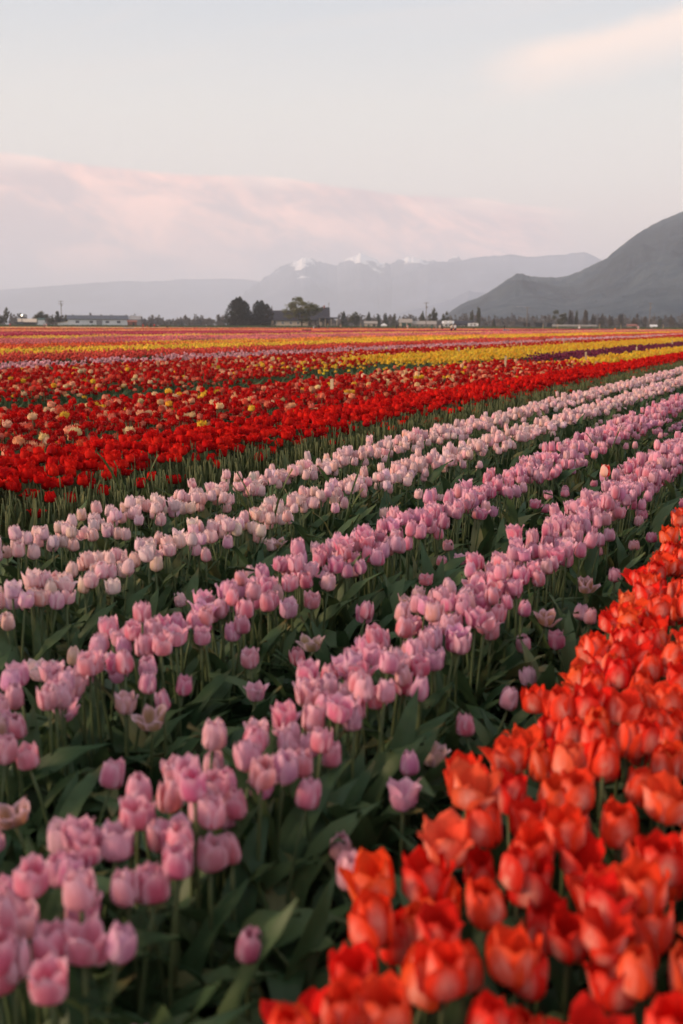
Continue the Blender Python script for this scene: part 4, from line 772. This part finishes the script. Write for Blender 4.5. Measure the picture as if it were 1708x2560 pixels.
grow('yellow_tulip', 'yellow', 'yellow ruffled tulips', [(-11.6, -9.0, 17.5, 24, 8, .25, 'sparse yellow patch'), (-12.4, -8.9, 24, 82, 62, .12, 'big yellow bed'), (-6.4, -5.25, 23.5, 80, 70, .2, 'small yellow bed')], KINDS['yellow'][3], (3, 2), ['full'], (1,), .375, .05, 300, 'massed yellow ruffled tulips of the two yellow beds', 6, 1, .95, 20)
# the lone red and white tulip in the mauve row, wilted ones in the path
r = np.random.default_rng(77)
KINDS['red'][3]['red and white'] = (.66, .02, .02)
o = plant('red_tulip', 'tulip', 'orange', None, *on_plane(1522, 1187, .43), .43, 'scarlet', 'cupped', 'x', r, ''); o['label'] = 'lone scarlet and white tulip standing up in the mauve row'
for ch in o.children:
    if ch.name.startswith('petal') and random.random() < .4: ch.color = (.85, .6, .5, 1)
KINDS['mauve'][3]['withered tan'] = (.36, .20, .11)
WILT = [(740, 1600, 'first withered tan tulip drooping beside the mauve row by pale rows'), (372, 1770, 'withered tan tulip fallen low at the near end of a mauve row'), (982, 1500, 'withered tan tulip alone in the green gap between mauve rows'), (1473, 1450, 'withered tulip on the path side of the mauve row'), (97, 2010, 'brown withered tulip in the gap between the two mauve rows'), (690, 1350, 'withered pale tulip with hanging petals by the pale row'), (1330, 1535, 'withered pinkish tulip leaning out over the earth path')]
for px, py, lb in WILT:
    x, y = on_plane(px, py, .30); o = plant('withered_tulip', 'tulip', 'mauve', 'withered tulips', x, y, .29, 'withered tan', 'half-open', 'x', r, '', 1, .85); o['label'] = lb
    for ch in o.children:
        if ch.name.startswith('petal'): ch.rotation_euler.rotate_axis('Y', random.uniform(.1, .8))
# loose foliage of all beds, leaf clumps without a flower in the gaps
r = np.random.default_rng(9)
for (x0, x1, y0, y1, dn_) in ((-1.58, -1.42, .9, 18, 52), (-2.30, -2.10, 1.4, 26, 50), (-2.885, -2.66, 2, 30, 50), (-.93, -.85, .8, 12, 44), (-3.62, -3.15, 2.6, 70, 34), (-9.3, -8.1, 6, 24, 25), (-11.8, -8.2, 15, 24.5, 22), (-8.4, -6.6, 24, 80, 14)):
    X, Y = bed(x0, x1, y0, y1, dn_, r, .12); FOL[0] += list(X); FOL[1] += list(Y)
X, Y = np.array(FOL[0]), np.array(FOL[1]); n = len(X); s = .8+.4*r.random(n)
k = (X < -3.64) & (X > -5.1); X, Y, s = X[~k], Y[~k], s[~k]; n = len(X)
scatter('tulip_foliage', SRC['leaves'], np.stack([X, Y, np.full(n, -.02)], 1), np.stack([r.normal(size=n)*.10-.05, r.normal(size=n)*.10+.10, r.random(n)*6.283], 1), np.stack([s, s, s*(.85+.3*r.random(n))], 1), r.integers(0, 6, n), np.ones((n, 4)), 'dark blue green tulip leaves filling the rows', 'foliage')

# upright grey green leaves and stems under the plain red bed
M_up = leaf_mat('red tulip leaf', (.115, .135, .048), (.155, .165, .062), (.24, .22, .10)); M_upleaf = leaf_mat('red tulip broad leaf', (.075, .095, .036), (.105, .125, .046), (.2, .2, .08)); UPA = [leaf_arrays(.34, .012, R(3), R(8), .3, 1), leaf_arrays(.30, .016, R(7), R(14), -.5, 2), leaf_arrays(.36, .008, R(4), R(12), .6, 3), leaf_arrays(.26, .024, R(14), R(30), .5, 4)]
def upclump(seed):
    r = np.random.default_rng(seed); parts = []
    for i in range(4):
        v, f, uv = UPA[int(r.integers(4))]; parts.append((rotz(v*(.8+.3*r.random()), r.random()*6.28)+np.append(r.normal(size=2)*.03, 0), f, uv, 1))
    for i in range(3): v, f, uv = stem_arrays(r.normal()*.03, 4, 4, .33+.06*r.random()); parts.append((rotz(v, r.random()*6.28)+np.append(r.normal(size=2)*.04, 0), f, uv, 0))
    return src(joined(parts, [M_up, M_upleaf], 'upright clump'))
X, Y = bed(-5.0, -3.66, 3.0, 75, 70, r); n = len(X); s = .9+.25*r.random(n)
scatter('red_tulip_foliage', [upclump(i) for i in range(6)], np.stack([X, Y, np.full(n, -.02)], 1), np.stack([r.normal(size=n)*.07, r.normal(size=n)*.07, r.random(n)*6.283], 1), np.stack([s, s, s*.95], 1), r.integers(0, 6, n), np.ones((n, 4)), 'upright grey green stems and leaves under the plain red bed', 'foliage')

# ------------------------------------------------------------------ the far bands
def band(name, x0, x1, tints, label, y0=None, y1=None, seed=0, dens=1.0):
    r = np.random.default_rng(seed); groups = {'near patch': (.75, 1.1, 0, 60), 'mid patch': (1.5, 3.0, 60, 150), 'far patch': (4.0, 10.0, 150, FIELD_END)}
    pos, idx, tint, srcs, scl = [], [], [], [], []
    for gname, (wd, ln, d0, d1) in groups.items():
        base = len(srcs); xs = np.arange(x0+wd/2, max(x1-wd/2, x0+wd/2)+.01, wd); used = False
        for xi, x in enumerate(xs):
            ymin = max(d0/.9-abs(x)*.2-6, -5); ys = np.arange(ymin, 460, ln)
            for y in ys:
                dp = x*FWD[0]+y*FWD[1]
                if dp < d0 or dp >= d1 or dp < 4 or not in_view(x, y, 3): continue
                if (y0 is not None and y < y0) or (y1 is not None and y > y1): continue
                if r.random() > dens: continue
                pos.append((x+r.normal()*.05, y, -.02)); q = int(r.integers(4)); idx.append(base+q); used = True
                rw = np.random.default_rng(int(abs(x)*100/ (3 if wd < 3 else 1))+seed); c = np.array(tints[int(rw.integers(len(tints)))]) ; c = c*(1+.10*r.normal()); tint.append((*np.clip(c, .003, .9), 1)); scl.append((1, 1, .95+.15*r.random()))
        srcs += SRC[gname][:4]
    n = len(pos)
    if n: scatter(name, srcs, pos, np.stack([np.zeros(n), np.zeros(n), (r.integers(0, 2, n))*math.pi], 1), scl, idx, tint, label, 'tulips')
band('lavender_tulips_massed', -16.75, -15.2, [(.66, .33, .36), (.72, .42, .44)], 'thin strip of lavender pink tulips beyond the ruffled beds', seed=1, dens=.95)
band('coral_tulips_massed', -21.2, -18.0, [(.66, .065, .045), (.70, .11, .06), (.62, .08, .07)], 'coral red tulip bed beyond the lavender strip', seed=2)
band('golden_tulips_massed', -25.6, -21.5, [(.86, .50, .03), (.86, .55, .05)], 'golden yellow tulip bed beyond the coral bed', seed=3)
band('tangerine_tulips_massed', -31.6, -26.0, [(.78, .13, .035), (.80, .19, .05), (.66, .05, .03)], 'tangerine tulip bed ending beside the apricot bed', y1=38, seed=4)
band('apricot_tulips_massed', -31.6, -26.0, [(.86, .38, .06), (.84, .30, .06), (.86, .48, .06)], 'apricot and yellow tulip bed beyond the golden bed', y0=38.5, seed=5)
band('rose_tulips_massed', -44.6, -34.4, [(.70, .16, .16), (.72, .22, .22), (.66, .12, .13)], 'broad rose pink tulip bed', seed=6)
band('straw_yellow_tulips_massed', -50.3, -45.4, [(.86, .56, .10), (.86, .46, .09)], 'narrow straw yellow tulip bed', seed=7)
band('magenta_tulips_massed', -79.5, -51.5, [(.50, .035, .085), (.56, .05, .10), (.45, .02, .06), (.62, .12, .16)], 'wide magenta tulip bed', seed=8)
band('peach_tulips_massed', -119, -82, [(.86, .36, .14), (.84, .42, .10), (.78, .30, .20), (.80, .2, .08)], 'far peach and orange tulip bed', seed=9)
band('crimson_tulips_massed', -170, -121, [(.52, .03, .03), (.60, .06, .035), (.78, .30, .06)], 'far crimson tulip bed', seed=10)
band('cream_yellow_tulips_massed', -250, -173, [(.86, .50, .16), (.84, .58, .36), (.80, .28, .10)], 'farthest cream and yellow tulip bed at the field end'.replace('farthest', 'last'), seed=11)
band('purple_tulips_massed', -8.1, -6.6, [(.13, .012, .040), (.16, .018, .05)], 'dark purple tulip strip between the two yellow beds', y0=28, y1=95, seed=12)
band('scarlet_tulips_massed', -15.2, -8.4, [(.60, .02, .015), (.55, .012, .012)], 'scarlet tulip bed beyond the end of the big yellow bed', y0=96, seed=13)
band('vermilion_tulips_massed', -8.3, -4.0, [(.60, .02, .015), (.66, .05, .03)], 'vermilion tulips past the purple strip', y0=97, seed=14)

# ------------------------------------------------------------------ clods and dry litter in the path, grass weeds
r = np.random.default_rng(21)
cl = []
for s in range(4):
    mb = MB(); mb.ball((0, 0, 0), 1.0, k=7, h=5); v = np.array(mb.v); v *= (1+.35*(np.array([fbm(p[0]*2+s*9, p[1]*2+p[2]*3, 3, s) for p in v])[:, None]-.5)*2); cl.append(src(mesh('clod', v, mb.f, [bpy.data.materials['field soil']])))
def strewn(n): 
    X = np.concatenate([r.uniform(-.85, -.55, n), r.uniform(-1.5, -1.15, n//3), r.uniform(-2.25, -1.8, n//3)]); Y = np.concatenate([.8+7*r.random(n)**1.4, 1+9*r.random(n//3), 1.5+10*r.random(n//3)]); k = in_view(X, Y); return X[k], Y[k]
X, Y = strewn(2600); n = len(X); s = .006+.020*r.random(n)**3
scatter('soil_crumbs', cl, np.stack([X, Y, -.012+s*.3], 1), r.random((n, 3))*6, np.stack([s, s, s*.7], 1), r.integers(0, 4, n), np.ones((n, 4)), 'dark soil clods on the earth path', 'soil')
M_straw = mat('dry stalk', (.20, .15, .095), .8, .3, 20)
st_ = []
for s in range(3): mb = MB(); mb.tube([(0, -.5, 0), (.06*(s-1), 0, .03), (0, .5, 0)], [.02, .025, .012], 4); st_.append(src(mesh('stalk', mb.v, mb.f, [M_straw])))
X, Y = strewn(420); n = len(X); s = .05+.09*r.random(n)
scatter('dry_litter', st_, np.stack([X, Y, .004+.01*r.random(n)], 1), np.stack([r.normal(size=n)*.12, r.normal(size=n)*.1, r.random(n)*6.28], 1), np.stack([s*.6, s, s*.6], 1), r.integers(0, 3, n), np.ones((n, 4)), 'dry stalks littering the earth path', 'litter')
BL = [leaf_arrays(.62, .006, R(6), R(25), .4, 1), leaf_arrays(.52, .007, R(16), R(70), -.5, 2), leaf_arrays(.45, .006, R(26), R(110), .6, 3)]
BLM = [mesh('blade', v, f, [M_grass], uv=uv) for v, f, uv in BL]
for px, py, nb, lb in ((1520, 1085, 9, 'tall grass weed standing above the mauve row by the pale rows'), (670, 1245, 7, 'grass weed in front of the pale row next to mauve'), (760, 1240, 5, 'small grass weed between the two pale rows'), (845, 1225, 6, 'grass weed bending over the middle of the pale row'), (945, 1150, 6, 'grass weed sprouting before the red bed'), (330, 1180, 5, 'grass weed in the green gap before the red bed')):
    x, y = on_plane(px, py, .45); root = tag(empty('grass_weed', (x, y, -.02), random.random()*6), lb, 'grass', 'grass weeds among the tulips')
    for i in range(nb): link('blade', BLM[random.randrange(3)], root, (random.uniform(-.02, .02), random.uniform(-.02, .02), 0), (0, 0, random.random()*6.28), random.uniform(.8, 1.15))
